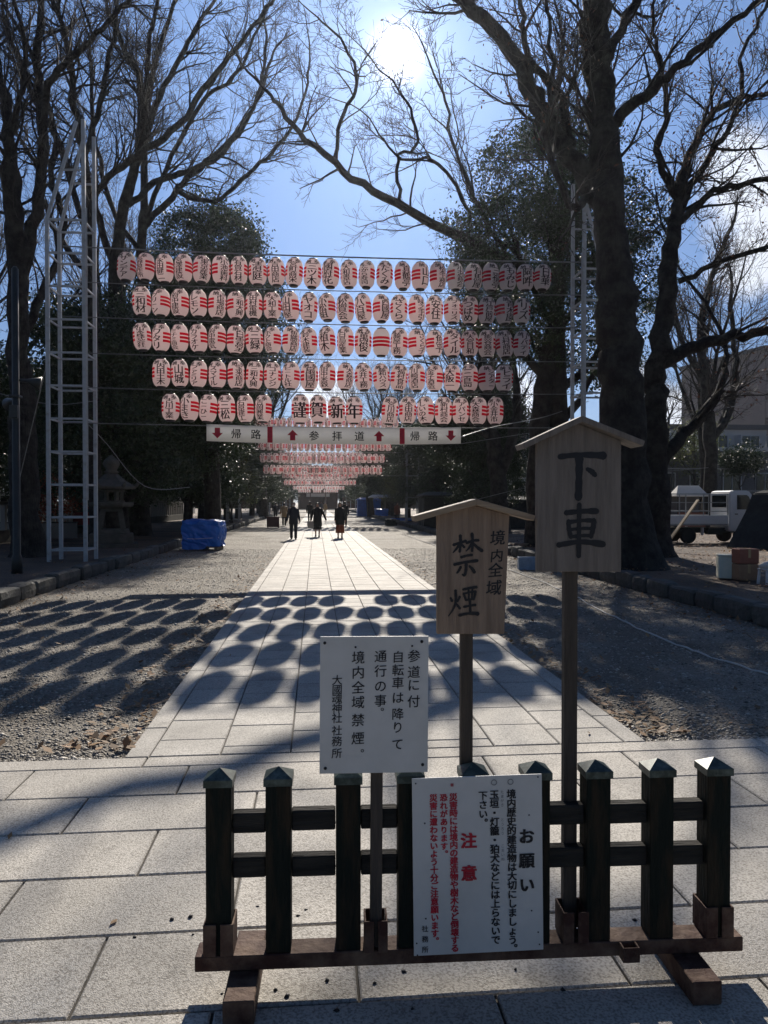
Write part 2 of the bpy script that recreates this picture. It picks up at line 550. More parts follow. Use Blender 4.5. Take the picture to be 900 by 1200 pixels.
M = {
    'granite': granite('paving_granite', (0.60, 0.565, 0.505), (0.31, 0.285, 0.245)),
    'granite_path': granite('path_granite', (0.52, 0.495, 0.45), (0.28, 0.265, 0.235), 0.10),
    'joint': mat('joint_sand', (0.07, 0.062, 0.05), 0.9),
    'gravel': gravel_mat('gravel_ground', (0.19, 0.168, 0.135), (0.36, 0.33, 0.285), (0.145, 0.124, 0.096)),
    'stones': mat('gravel_stones', (0.40, 0.37, 0.325), 0.6, (0.18, 0.16, 0.13), scale=3, island=0.6),
    'earth': gravel_mat('bed_earth', (0.13, 0.088, 0.062), (0.22, 0.16, 0.115), (0.085, 0.062, 0.046)),
    'kerb': mat('kerb_stone', (0.10, 0.098, 0.088), 0.85, (0.055, 0.055, 0.048), scale=5, bump=0.9, bscale=18, island=0.2),
    'leaf_litter': mat('leaf_litter', (0.20, 0.10, 0.045), 0.7, (0.30, 0.19, 0.09), scale=2, island=0.5, transl=0.25),
    'bark': bark_mat('bark_zelkova', (0.034, 0.030, 0.027), (0.105, 0.096, 0.085)),
    'twig': mat('twig_bark', (0.042, 0.034, 0.030), 0.8, (0.06, 0.05, 0.042), scale=2),
    'green': mat('evergreen_leaves', (0.024, 0.042, 0.018), 0.5, (0.042, 0.064, 0.022), scale=0.5, island=0.4, transl=0.17, spec=0.5),
    'green2': mat('pale_leaves', (0.085, 0.105, 0.035), 0.42, (0.12, 0.13, 0.045), scale=0.6, island=0.4, transl=0.35),
    'red_leaves': mat('red_leaves', (0.22, 0.045, 0.03), 0.5, (0.30, 0.10, 0.04), scale=1, island=0.4, transl=0.35),
    'dry_leaf': mat('dry_leaves', (0.10, 0.045, 0.03), 0.6, (0.14, 0.07, 0.04), scale=1, island=0.4, transl=0.2),
    'paper': lantern_paper(),
    'black': mat('black_lacquer', (0.012, 0.012, 0.013), 0.4),
    'ink': mat('ink', (0.012, 0.012, 0.016), 0.55),
    'red_ink': mat('red_ink', (0.60, 0.015, 0.04), 0.5),
    'grey_ink': mat('grey_ink', (0.25, 0.25, 0.25), 0.6),
    'white_sheet': mat('sign_white', (0.70, 0.69, 0.66), 0.5, (0.58, 0.57, 0.53), scale=3.5, lo=0.45, hi=0.8),
    'banner': mat('banner_cloth', (0.80, 0.79, 0.77), 0.7, (0.74, 0.73, 0.72), scale=2, transl=0.35),
    'sign_wood': mat('sign_wood', (0.34, 0.245, 0.175), 0.7, (0.22, 0.155, 0.11), scale=5, stretch=(9, 9, 0.7), bump=0.4, bscale=18, roughvar=0.1),
    'grey_wood': mat('grey_wood', (0.24, 0.205, 0.175), 0.75, (0.15, 0.125, 0.105), scale=5, stretch=(9, 9, 0.7), bump=0.4, bscale=18),
    'dark_post': mat('dark_post_wood', (0.10, 0.078, 0.06), 0.8, (0.055, 0.045, 0.036), scale=5, stretch=(9, 9, 0.7), bump=0.4, bscale=18),
    'roof_wood': mat('roof_wood', (0.40, 0.30, 0.20), 0.65, (0.28, 0.20, 0.13), scale=5, stretch=(0.8, 8, 8), bump=0.3, bscale=18),
    'post_wood': mat('fence_post_wood', (0.010, 0.015, 0.012), 0.7, (0.06, 0.038, 0.022), scale=4, spec=0.15, stretch=(5, 5, 0.8), bump=0.5, bscale=16, lo=0.45, hi=0.8),
    'rail_wood': mat('fence_rail_wood', (0.05, 0.046, 0.040), 0.8, (0.022, 0.022, 0.020), scale=4, spec=0.2, stretch=(0.8, 8, 8), bump=0.6, bscale=16),
    'cap_metal': mat('cap_metal', (0.025, 0.042, 0.036), 0.42, (0.13, 0.17, 0.15), scale=22, metal=0.2, lo=0.45, hi=0.75),
    'rust': mat('rusty_steel', (0.060, 0.027, 0.021), 0.75, (0.22, 0.15, 0.105), scale=7, spec=0.25, bump=0.4, bscale=30, lo=0.4, hi=0.75),
    'steel_white': mat('white_painted_steel', (0.46, 0.48, 0.50), 0.45, (0.26, 0.21, 0.17), scale=7, lo=0.5, hi=0.85, bump=0.15),
    'cable': mat('cable', (0.22, 0.22, 0.22), 0.5),
    'wire': mat('bright_wire', (0.35, 0.35, 0.35), 0.35, metal=0.5),
    'dark_steel': mat('dark_painted_steel', (0.03, 0.035, 0.035), 0.45),
    'old_stone': mat('old_stone', (0.10, 0.098, 0.086), 0.85, (0.055, 0.058, 0.048), scale=4, bump=0.6, bscale=25),
    'tarp_blue': mat('blue_tarp', (0.015, 0.16, 0.62), 0.42, (0.01, 0.10, 0.45), scale=5, bump=0.8, bscale=7),
    'tarp_dark': mat('dark_tarp', (0.016, 0.018, 0.020), 0.9, (0.035, 0.04, 0.04), scale=4, bump=0.6, bscale=5),
    'canvas_white': mat('white_canvas', (0.74, 0.73, 0.70), 0.7, (0.66, 0.65, 0.62), scale=3, transl=0.25),
    'car_white': mat('white_car_paint', (0.70, 0.71, 0.72), 0.3, (0.66, 0.67, 0.68)),
    'car_red': mat('dark_red_car_paint', (0.20, 0.012, 0.02), 0.25),
    'car_grey': mat('silver_car_paint', (0.40, 0.41, 0.42), 0.3, metal=0.4),
    'glass': mat('dark_glass', (0.02, 0.025, 0.03), 0.08, spec=0.6),
    'rubber': mat('rubber', (0.018, 0.018, 0.018), 0.8),
    'hub': mat('wheel_hub', (0.35, 0.36, 0.37), 0.4, metal=0.4),
    'card': mat('cardboard', (0.36, 0.22, 0.13), 0.8, (0.30, 0.17, 0.10), scale=3),
    'card_red': mat('cardboard_red', (0.34, 0.13, 0.085), 0.8, (0.28, 0.11, 0.07), scale=3),
    'foam': mat('styrofoam', (0.70, 0.70, 0.58), 0.7, (0.60, 0.64, 0.55), scale=6),
    'plank': mat('new_timber', (0.52, 0.36, 0.19), 0.65, (0.42, 0.28, 0.14), scale=3, stretch=(6, 6, 0.6)),
    'plank_old': mat('weathered_timber', (0.20, 0.16, 0.12), 0.75, (0.13, 0.105, 0.08), scale=3),
    'plastic_blue': mat('blue_plastic', (0.25, 0.36, 0.50), 0.45),
    'plastic_white': mat('white_plastic', (0.75, 0.75, 0.76), 0.4),
    'maroon': mat('maroon_box', (0.12, 0.02, 0.022), 0.5),
    'conc': mat('concrete', (0.33, 0.32, 0.30), 0.85, (0.27, 0.26, 0.245), scale=1.2),
    'bld_pale': mat('pale_facade', (0.62, 0.62, 0.61), 0.8, (0.54, 0.54, 0.53), scale=0.4),
    'bld_brown': mat('brown_tile_facade', (0.25, 0.215, 0.20), 0.7, (0.21, 0.18, 0.17), scale=0.6),
    'bld_dark': mat('dark_facade', (0.13, 0.13, 0.135), 0.7),
    'shrine_wood': mat('shrine_wood', (0.11, 0.055, 0.035), 0.65, (0.07, 0.035, 0.022), scale=2),
    'shrine_roof': mat('shrine_roof', (0.06, 0.065, 0.06), 0.7),
    'skin': mat('skin', (0.50, 0.32, 0.24), 0.55, (0.46, 0.29, 0.22)),
    'hair_black': mat('black_hair', (0.012, 0.011, 0.011), 0.45),
    'hair_grey': mat('grey_hair', (0.20, 0.19, 0.18), 0.5),
    'cloth_navy': mat('navy_cloth', (0.014, 0.017, 0.030), 0.8),
    'cloth_black': mat('black_cloth', (0.010, 0.010, 0.012), 0.8),
    'cloth_beige': mat('beige_cloth', (0.42, 0.30, 0.17), 0.8),
    'cloth_rust': mat('rust_skirt', (0.22, 0.065, 0.035), 0.8),
    'cloth_grey': mat('grey_cloth', (0.16, 0.16, 0.17), 0.8),
    'mask_white': mat('mask_white', (0.75, 0.75, 0.76), 0.7),
    'shoe': mat('shoe_leather', (0.012, 0.011, 0.010), 0.4),
}

# ------------------------------------------------------------------ setting: ground, paving, path, kerbs
PL, PR = -1.22, 2.24           # path edges
KL, KR = -5.0, 6.05            # kerb lines
Y0 = 4.82                      # far edge of the cross pavement
BED = 0.19

g = MB()
g.add([(-1500, -900, 0), (1500, -900, 0), (1500, 1600, 0), (-1500, 1600, 0)], [(0, 1, 2, 3)])
struct('ground', g, M['gravel'], fix=False)

rng = random.Random(7)


def slab(mb, x0, x1, y0, y1, z0, z1, c=0.006, gap=0.005):
    x0 += gap; x1 -= gap; y0 += gap; y1 -= gap
    dz = rng.uniform(-0.0012, 0.0012)
    z1 += dz
    v = [(x0, y0, z0), (x1, y0, z0), (x1, y1, z0), (x0, y1, z0), (x0, y0, z1 - c), (x1, y0, z1 - c), (x1, y1, z1 - c), (x0, y1, z1 - c),
         (x0 + c, y0 + c, z1), (x1 - c, y0 + c, z1), (x1 - c, y1 - c, z1), (x0 + c, y1 - c, z1)]
    f = [(8, 9, 10, 11)]
    for a, b in ((0, 1), (1, 2), (2, 3), (3, 0)):
        f.append((a, b, b + 4, a + 4)); f.append((a + 4, b + 4, b + 8, a + 8))
    mb.add(v, f)


# cross pavement of long slabs in running bond
base = MB()
base.box((0, (Y0 - 6) / 2, 0.004), (60, Y0 + 6, 0.006))
struct('pavement_bed', base, M['joint'])
pv = MB()
x = -16.0 - 0.03
while x < 16:
    slab(pv, x, x + 1.36, 4.64, Y0, 0.006, 0.022)
    x += 1.36
y = 4.64
k = 0
while y > -2.5:
    off = (-1.70 if k % 2 == 0 else -1.25) - 14 * 0.92
    for i in range(32):
        slab(pv, off + i * 0.92, off + (i + 1) * 0.92, y - 0.45, y, 0.006, 0.022)
    y -= 0.45
    k += 1
struct('pavement', pv, M['granite'], fix=False)

base = MB()
base.box(((PL + PR) / 2, (Y0 + 200) / 2 + 0.01, 0.004), (PR - PL, 200 - Y0, 0.006))
struct('path_bed', base, M['joint'])
pa = MB()
cols = [PL, PL + 0.155]
w = (PR - PL - 0.31) / 7
for i in range(7):
    cols.append(cols[-1] + w)
cols.append(PR)
for i in range(len(cols) - 1):
    edge = i in (0, len(cols) - 2)
    L_ = 0.91 if edge else 0.455
    y = Y0 + 0.003 - ((0.3 if edge else (0.0, 0.13, 0.30)[i % 3]))
    while y < 200:
        a = max(y, Y0 + 0.004)
        step = L_ if y < 70 else L_ * 4
        if y + step > a + 0.05:
            slab(pa, cols[i], cols[i + 1], a, y + step, 0.006, 0.022, gap=0.004)
        y += step
struct('path', pa, M['granite_path'], fix=False)

# raised planting beds behind the kerbs
for nm, x0, x1 in (('bank', -400, KL - 0.16), ('bank', KR + 0.16, 400)):
    b = MB()
    nx, ny = 30, 60
    vs_, fs_ = [], []
    for j in range(ny + 1):
        for i in range(nx + 1):
            t = i / nx
            xx = (x0 + (x1 - x0) * (t ** 3 if x0 > 0 else 1 - (1 - t) ** 3))
            yy = Y0 + 2.2 + (400 - Y0) * (j / ny) ** 2
            zz = BED + 0.04 * mnoise.noise(Vector((xx * 0.5, yy * 0.5, 3)))
            vs_.append((xx, yy, zz))
    for j in range(ny):
        for i in range(nx):
            a = j * (nx + 1) + i
            fs_.append((a, a + 1, a + nx + 2, a + nx + 1))
    b.add(vs_, fs_, True)
    struct('bank', b, M['earth'], fix=False)

for X in (KL, KR):
    b = MB()
    y = 7.0
    while y < 190:
        L_ = rng.uniform(0.55, 1.05) if y < 60 else 3.0
        h = rng.uniform(0.27, 0.34)
        d = rng.uniform(0.27, 0.36)
        # irregular rounded block
        cx = X + rng.uniform(-0.03, 0.03)
        n = 10
        rings = []
        for s, t in ((0.0, 0.72), (0.06, 0.93), (0.3, 1.0), (0.7, 1.0), (0.94, 0.92), (1.0, 0.7)):
            yy = y + 0.01 + s * (L_ - 0.02)
            ring = []
            for q in range(n):
                a = 2 * math.pi * q / n
                ca, sa = math.cos(a), math.sin(a)
                px_ = math.copysign(abs(ca) ** 0.45, ca) * d / 2 * t
                pz_ = math.copysign(abs(sa) ** 0.45, sa) * h / 2 * t
                jit = 0.02 * mnoise.noise(Vector((px_ * 9, yy * 5, pz_ * 9)))
                ring.append((cx + px_ + jit, yy, h / 2 - 0.02 + pz_ + jit))
            rings.append(ring)
        b.loft(rings, smooth=False)
        y += L_ + 0.01
    struct('kerb', b, M['kerb'])

# ---- loose gravel stones, near part of both gravel strips
nr = np.random.default_rng(3)


def scatter_mesh(name, material, pts, sizes, kind='stone', flat=0.6):
    n = len(pts)
    if kind == 'stone':
        t = np.array([(1, 0, 0), (0, 1, 0), (-1, 0, 0), (0, -1, 0), (0, 0, 1), (0, 0, -1)], float)
        fc = np.array([(0, 1, 4), (1, 2, 4), (2, 3, 4), (3, 0, 4), (1, 0, 5), (2, 1, 5), (3, 2, 5), (0, 3, 5)])
    else:
        t = np.array([(-1, 0, 0), (-0.1, -0.5, 0.12), (1, 0, 0.25), (-0.1, 0.5, 0.12)], float)
        fc = np.array([(0, 1, 2), (0, 2, 3)])
    nv = len(t)
    ang = nr.uniform(0, 2 * np.pi, n)
    V = np.repeat(t[None], n, 0)
    V = V * (1 + nr.uniform(-0.4, 0.4, (n, nv, 3)) * (1 if kind == 'stone' else 0.3))
    V = V * np.asarray(sizes)[:, None, None]
    V[:, :, 2] *= flat
    if kind != 'stone':
        tilt = nr.normal(0, 0.25, n)[:, None]
        V[:, :, 2] += V[:, :, 0] * tilt + np.abs(tilt) * np.asarray(sizes)[:, None]
    c, s = np.cos(ang)[:, None], np.sin(ang)[:, None]
    X_, Y_ = V[:, :, 0] * c - V[:, :, 1] * s, V[:, :, 0] * s + V[:, :, 1] * c
    V = np.stack([X_, Y_, V[:, :, 2]], -1) + np.asarray(pts)[:, None, :]
    F = (fc[None] + (np.arange(n) * nv)[:, None, None]).reshape(-1, 3)
    me = bpy.data.meshes.new(name)
    me.vertices.add(n * nv)
    me.vertices.foreach_set('co', V.reshape(-1))
    me.loops.add(F.size)
    me.loops.foreach_set('vertex_index', F.reshape(-1).astype(np.int32))
    me.polygons.add(len(F))
    me.polygons.foreach_set('loop_start', (np.arange(len(F)) * 3).astype(np.int32))
    me.polygons.foreach_set('loop_total', np.full(len(F), 3, np.int32))
    me.update(calc_edges=True)
    me.validate()
    me.materials.append(material)
    o = bpy.data.objects.new(name, me)
    COL.objects.link(o)
    return o


pts = []
for (x0, x1, n) in ((KL + 0.1, PL - 0.01, 26000), (PR + 0.01, KR - 0.1, 26000)):
    yy = Y0 + 0.02 + (26 - Y0) * nr.uniform(0, 1, n) ** 1.9
    xx = nr.uniform(x0, x1, n)
    pts.append(np.stack([xx, yy, np.full(n, 0.002)], -1))
pts = np.concatenate(pts)
o = scatter_mesh('gravel', M['stones'], pts, nr.lognormal(math.log(0.0095), 0.45, len(pts)).clip(0.004, 0.032))
tag(o, kind='stuff')

# fallen leaves: along the path edges, along the kerbs and over the beds
lp = []


def leaf_pts(n, x0, x1, y0, y1, z, pw=1.5):
    lp.append(np.stack([nr.uniform(x0, x1, n), y0 + (y1 - y0) * nr.uniform(0, 1, n) ** pw, np.full(n, z)], -1))


leaf_pts(500, PL - 0.45, PL, 5, 22, 0.012)
leaf_pts(500, PR, PR + 0.4, 5, 22, 0.012)
leaf_pts(450, KL + 0.15, KL + 0.9, 7, 26, 0.012)
leaf_pts(650, KR - 0.9, KR - 0.15, 7, 26, 0.012)
leaf_pts(300, PR, KR, 5, 24, 0.012)
leaf_pts(200, KL, PL, 5, 24, 0.012)
leaf_pts(15000, KR + 0.3, 24, 9, 34, BED + 0.05, 1.2)
leaf_pts(3500, -20, KL - 0.3, 9, 34, BED + 0.04, 1.2)
lp.append(np.array([tuple(on_ground(px, py, 0.024)) for px, py in ((133, 1081), (436, 967), (12, 981), (690, 860), (270, 768))]))
lp = np.concatenate(lp)
o = scatter_mesh('fallen_leaves', M['leaf_litter'], lp, np.concatenate([nr.uniform(0.020, 0.055, len(lp) - 5), np.full(5, 0.022)]), kind='leaf', flat=1.0)
tag(o, kind='stuff')
# a litter of dark twigs and seed husks on the paving by the fence
pp = [on_ground(px, py, 0.024) for px, py in ((223, 1074), (201, 1077), (323, 1160), (336, 1167), (349, 1073), (358, 1066), (439, 1152), (383, 1149), (395, 1184), (473, 1138), (483, 1182), (302, 1062),
                                              (604, 1136), (660, 1058), (659, 1160), (744, 1078), (226, 1095), (260, 1164), (158, 1098), (390, 1120), (540, 945), (560, 933))]
o = scatter_mesh('seed_husks', M['ink'], np.array(pp), nr.uniform(0.006, 0.011, len(pp)), flat=0.8)
tag(o, kind='stuff')

# ------------------------------------------------------------------ trees
TR = random.Random(11)
NR = np.random.default_rng(5)


def rand_perp(d, rg):
    v = Vector((rg.gauss(0, 1), rg.gauss(0, 1), rg.gauss(0, 1)))
    v -= d * v.dot(d)
    return v.normalized()


def grow(wood, twig, p, d, L, r, lvl, rg, trop=0.10, wob=0.16, kids=(7, 6, 5), rmin=0.006, tips=None):
    n = max(3, min(9, int(L / 0.35)))
    pts = [p.copy()]
    d = d.normalized()
    for i in range(n):
        d = (d + Vector((rg.gauss(0, wob), rg.gauss(0, wob), rg.gauss(0, wob) + trop))).normalized()
        pts.append(pts[-1] + d * (L / n))
    rad = [max(rmin, r * (1 - 0.72 * (i / n))) for i in range(n + 1)]
    (wood if r > 0.035 else twig).tube(pts, rad, n=6 if r > 0.035 else (4 if r > 0.015 else 3), cap=False)
    spawn(wood, twig, pts, rad, L, lvl, rg, trop, wob, kids, rmin, tips)


def spawn(wood, twig, pts, rad, L, lvl, rg, trop, wob, kids, rmin, tips, t0=0.25, lenf=(0.34, 0.62)):
    if lvl <= 0:
        if tips is not None:
            tips.append(pts[-1]); tips.append(pts[-2])
        return
    n = len(pts) - 1
    for k in range(kids[len(kids) - lvl]):
        t = rg.uniform(t0, 1.0)
        i = min(n - 1, int(t * n))
        f = t * n - i
        q = pts[i].lerp(pts[i + 1], f)
        dd = (pts[i + 1] - pts[i]).normalized()
        ang = R(rg.uniform(24, 58))
        nd = dd * math.cos(ang) + rand_perp(dd, rg) * math.sin(ang)
        rr = rad[i] * rg.uniform(0.35, 0.62)
        grow(wood, twig, q, nd, L * rg.uniform(*lenf) * (1.1 - 0.35 * t), max(rmin, rr), lvl - 1, rg, trop, wob, kids, rmin, tips)


def smooth_path(P, W, sub=5, jit=0.0, rg=TR):
    out, wo = [], []
    n = len(P)
    for i in range(n - 1):
        p0, p1, p2, p3 = P[max(i - 1, 0)], P[i], P[i + 1], P[min(i + 2, n - 1)]
        for s in range(sub):
            t = s / sub
            q = 0.5 * ((2 * p1) + (p2 - p0) * t + (2 * p0 - 5 * p1 + 4 * p2 - p3) * t * t + (3 * p1 - p0 - 3 * p2 + p3) * t ** 3)
            if jit and (i or s):
                q = q + Vector((rg.gauss(0, jit), rg.gauss(0, jit), rg.gauss(0, jit)))
            out.append(q)
            wo.append(W[i] + (W[i + 1] - W[i]) * t)
    out.append(P[-1]); wo.append(W[-1])
    return out, wo


def guided_tree(label, strokes, kids=(7, 6, 4), lvl=2, rg=TR, leaves=0, group='bare winter trees', flare=True, extra_len=1.0, trop=0.07):
    """strokes: lists of (px, py, width_px, Y); the first begins at the base of the trunk"""
    wood, twig = MB(), MB()
    tips = [] if leaves else None
    base = None
    ends = []
    for si, st in enumerate(strokes):
        P = [at(px, py, Y) for px, py, w_, Y in st]
        W = [w_ * (P[i] - CAM).dot(_fwd) / FPX / 2 for i, (px, py, w_, Y) in enumerate(st)]
        if si == 0:
            P[0].z = min(P[0].z, BED - 0.05)
            base = Vector((P[0].x, P[0].y, BED - 0.05))
        pts, rad = smooth_path(P, W, 5, 0.035 + 0.03 * min(W))
        if si > 0 or True:
            ends.append((pts[-1], (pts[-1] - pts[-3]).normalized(), rad[-1]))
        big = max(W) > 0.2
        n = 20 if big else 9
        if si == 0 and flare:
            # root flare
            pts = [Vector((base.x, base.y, BED - 0.05)), Vector((base.x, base.y, BED + 0.12))] + [p for p in pts if p.z > BED + 0.4]
            rad = [rad[0] * 1.32, rad[0] * 1.10] + rad[-(len(pts) - 2):]
        b0 = len(wood.v)
        wood.tube(pts, rad, n=n, cap=False)
        if big:          # uneven girth
            for q in range(b0, len(wood.v)):
                v = Vector(wood.v[q]); i = (q - b0) // n
                c = pts[i]
                k_ = 1 + 0.16 * mnoise.noise(Vector((v.x * 1.6, v.y * 1.6, v.z * 0.6))) + 0.06 * mnoise.noise(v * 5)
                wood.v[q] = tuple(c + (v - c) * k_)
        L = sum((pts[i + 1] - pts[i]).length for i in range(len(pts) - 1))
        Lc = min(L, 6.0) * 0.75 * extra_len
        nk = max(4, int(L * 2.1))
        t0 = 0.55 if si == 0 else 0.18
        spawn(wood, twig, pts, [min(r, 0.075) for r in rad], Lc, 3, rg, trop, 0.17, (nk, 6, 5), 0.0055, tips, t0=t0)
        e = ends[-1]
        grow(wood, twig, e[0], e[1], 2.6, e[2], 3, rg, trop, 0.15, (6, 5, 4), 0.0055, tips)
    t = thing('bare_tree', label, 'tree', base, group=group)
    wood.build('trunk', M['bark'], t, origin=base, fix=False)
    twig.build('crown', M['twig'], t, origin=base, fix=False)
    if leaves and tips:
        sel = [tips[i] for i in NR.integers(0, len(tips), leaves)]
        lf = leaf_mesh('leaves', M['dry_leaf'], np.array([tuple(p - base) for p in sel]) + NR.normal(0, 0.12, (leaves, 3)), NR.uniform(0.03, 0.06, leaves))
        lf.parent = t
    return t


def leaf_mesh(name, material, P, S, asp=0.5):
    """diamond leaves in random directions round the points P"""
    n = len(P)
    a = NR.normal(size=(n, 3)); a /= np.linalg.norm(a, axis=1, keepdims=True)
    b = NR.normal(size=(n, 3)); b -= a * (a * b).sum(1, keepdims=True); b /= np.linalg.norm(b, axis=1, keepdims=True)
    c = np.cross(a, b)
    S = np.asarray(S)[:, None]
    V = np.stack([P - a * S, P + b * S * asp + c * S * 0.12, P + a * S, P - b * S * asp + c * S * 0.12], 1).reshape(-1, 3)
    F = (np.arange(n)[:, None] * 4 + np.array([0, 1, 2, 3])[None]).reshape(-1)
    me = bpy.data.meshes.new(name)
    me.vertices.add(len(V)); me.vertices.foreach_set('co', V.reshape(-1))
    me.loops.add(len(F)); me.loops.foreach_set('vertex_index', F.astype(np.int32))
    me.polygons.add(n)
    me.polygons.foreach_set('loop_start', (np.arange(n) * 4).astype(np.int32))
    me.polygons.foreach_set('loop_total', np.full(n, 4, np.int32))
    me.update(calc_edges=True)
    me.materials.append(material)
    o = bpy.data.objects.new(name, me)
    COL.objects.link(o)
    return o


def crown_points(lobes, nclump, per, spread, seed):
    """clumps of leaves over several uneven lobes (cx, cy, cz, rx, ry, rz)"""
    rg = np.random.default_rng(seed)
    vol = np.array([l[3] * l[4] * l[5] for l in lobes]); vol /= vol.sum()
    out = []
    for l, f in zip(lobes, vol):
        m = max(8, int(nclump * f))
        d = rg.normal(size=(m, 3)); d /= np.linalg.norm(d, axis=1, keepdims=True)
        rr = rg.uniform(0.15, 1.0, m) ** 0.45
        rr *= 1 + 0.16 * np.sin(d[:, 0] * 5 + seed) * np.cos(d[:, 2] * 6) + rg.normal(0, 0.05, m)
        c = d * rr[:, None] * np.array(l[3:6]) + np.array(l[:3])
        # leave holes: drop clumps by a coarse noise
        keep = np.array([mnoise.noise(Vector(tuple(p * 0.8)) + Vector((seed, 0, 0))) > -0.22 for p in c])
        c = c[keep]
        sz = spread * rg.uniform(0.6, 1.35, len(c))
        pts_ = np.repeat(c, per, 0) + rg.normal(size=(len(c) * per, 3)) * np.repeat(sz, per)[:, None] * np.array([1, 1, 0.55])
        out.append(pts_)
    return np.concatenate(out)


def evergreen(label, loc, lobes, trunk_r, height, nclump=700, per=32, leaf=(0.06, 0.13), spread=0.42, seed=1, material='green', trunk_lean=(0, 0), group='evergreen trees', name='evergreen_tree'):
    t = thing(name, label, 'tree', loc, group=group)
    rg = random.Random(seed)
    w = MB()
    top = Vector((trunk_lean[0], trunk_lean[1], height * 0.85))
    P = [Vector((0, 0, -0.1)), Vector((trunk_lean[0] * 0.2 + rg.uniform(-.1, .1), trunk_lean[1] * 0.2, height * 0.3)), Vector((trunk_lean[0] * 0.6, trunk_lean[1] * 0.6 + rg.uniform(-.2, .2), height * 0.6)), top]
    pts, rad = smooth_path(P, [trunk_r * 1.25, trunk_r, trunk_r * 0.65, trunk_r * 0.15], 4, 0.02, rg)
    w.tube(pts, rad, n=10, cap=False)
    for l in lobes:
        i = min(len(pts) - 2, max(2, int((l[2] / height) * 0.7 * len(pts))))
        a = pts[i]; b = Vector(l[:3])
        mid = a.lerp(b, 0.5) + Vector((0, 0, -0.1 * (b - a).length))
        q, rr = smooth_path([a, mid, b], [rad[i] * 0.6, rad[i] * 0.4, rad[i] * 0.12], 3, 0.03, rg)
        w.tube(q, rr, n=6, cap=False)
        for k in range(5):
            e = b + Vector((rg.uniform(-.8, .8) * l[3], rg.uniform(-.8, .8) * l[4], rg.uniform(-.3, .8) * l[5]))
            q, rr = smooth_path([mid.lerp(b, rg.uniform(0.2, 0.9)), b.lerp(e, 0.5), e], [rad[i] * 0.22, rad[i] * 0.14, 0.012], 3, 0.04, rg)
            w.tube(q, rr, n=4, cap=False)
    w.build('trunk', M['bark'], t, fix=False)
    P_ = crown_points(lobes, nclump, per, spread, seed)
    lf = leaf_mesh('crown', M[material], P_, NR.uniform(*leaf, len(P_)))
    lf.parent = t
    return t

# --- the big tree beside the path, its near neighbour and the bare trees of both sides
guided_tree('massive grey trunked bare tree behind the tall wooden dismount sign', [
    [(734, 668, 76, 15.8), (730, 560, 60, 15.8), (727, 450, 52, 15.8), (723, 380, 48, 15.8), (717, 300, 42, 15.8), (711, 220, 37, 15.8), (706, 140, 33, 15.9), (701, 90, 33, 16), (696, 30, 34, 16), (690, -60, 32, 16)],
    [(712, 268, 16, 15.8), (690, 222, 21, 16), (665, 178, 23, 16.2), (640, 145, 22, 16.4), (622, 105, 20, 16.6), (597, 52, 18, 16.8), (545, 2, 14, 17.2), (490, -55, 11, 17.6)],
    [(714, 146, 15, 15.8), (755, 112, 13, 15.4), (800, 72, 9, 15), (833, 46, 8, 14.8), (895, -2, 6, 14.4), (940, -30, 4, 14.2)],
    [(702, 95, 12, 15.9), (735, 20, 10, 16.2), (760, -40, 8, 16.4)],
    [(667, 180, 12, 16.2), (655, 115, 10, 16.6), (622, 70, 8, 17), (612, 20, 6, 17.2), (600, -30, 5, 17.2)],
    [(695, 225, 10, 15.9), (670, 240, 8, 15.3), (640, 160, 7, 15), (645, 90, 5, 14.8), (640, 10, 4, 14.8)],
], kids=(7, 6, 4), leaves=900)
guided_tree('bare tree behind the lanterns sending one long limb over the path', [
    [(628, 612, 27, 24), (632, 520, 24, 24), (640, 440, 21, 24), (652, 370, 18, 24), (655, 300, 14, 24), (660, 220, 10, 24), (652, 130, 7, 24), (660, 60, 5, 24)],
    [(651, 375, 12, 24), (630, 330, 13, 24), (578, 298, 12, 24.2), (520, 269, 11, 24.4), (450, 232, 9.5, 24.6), (392, 191, 8, 24.8), (342, 146, 6, 25), (318, 112, 4, 25)],
    [(392, 191, 5, 24.8), (400, 140, 4.5, 24.9), (418, 100, 4, 24.6), (405, 55, 3, 24.8), (372, 20, 2, 24.8)],
    [(470, 242, 4.5, 24.5), (466, 190, 4, 24.3), (490, 165, 3.5, 24.2), (476, 120, 3, 24), (455, 90, 2, 24)],
    [(540, 280, 5, 24.3), (552, 262, 4.5, 24), (515, 192, 4, 23.8), (470, 185, 3, 23.6), (440, 150, 2, 23.6)],
    [(602, 312, 6, 24.1), (560, 240, 5, 24), (535, 180, 4, 23.9), (520, 110, 3, 23.8)],
], kids=(7, 6, 4))
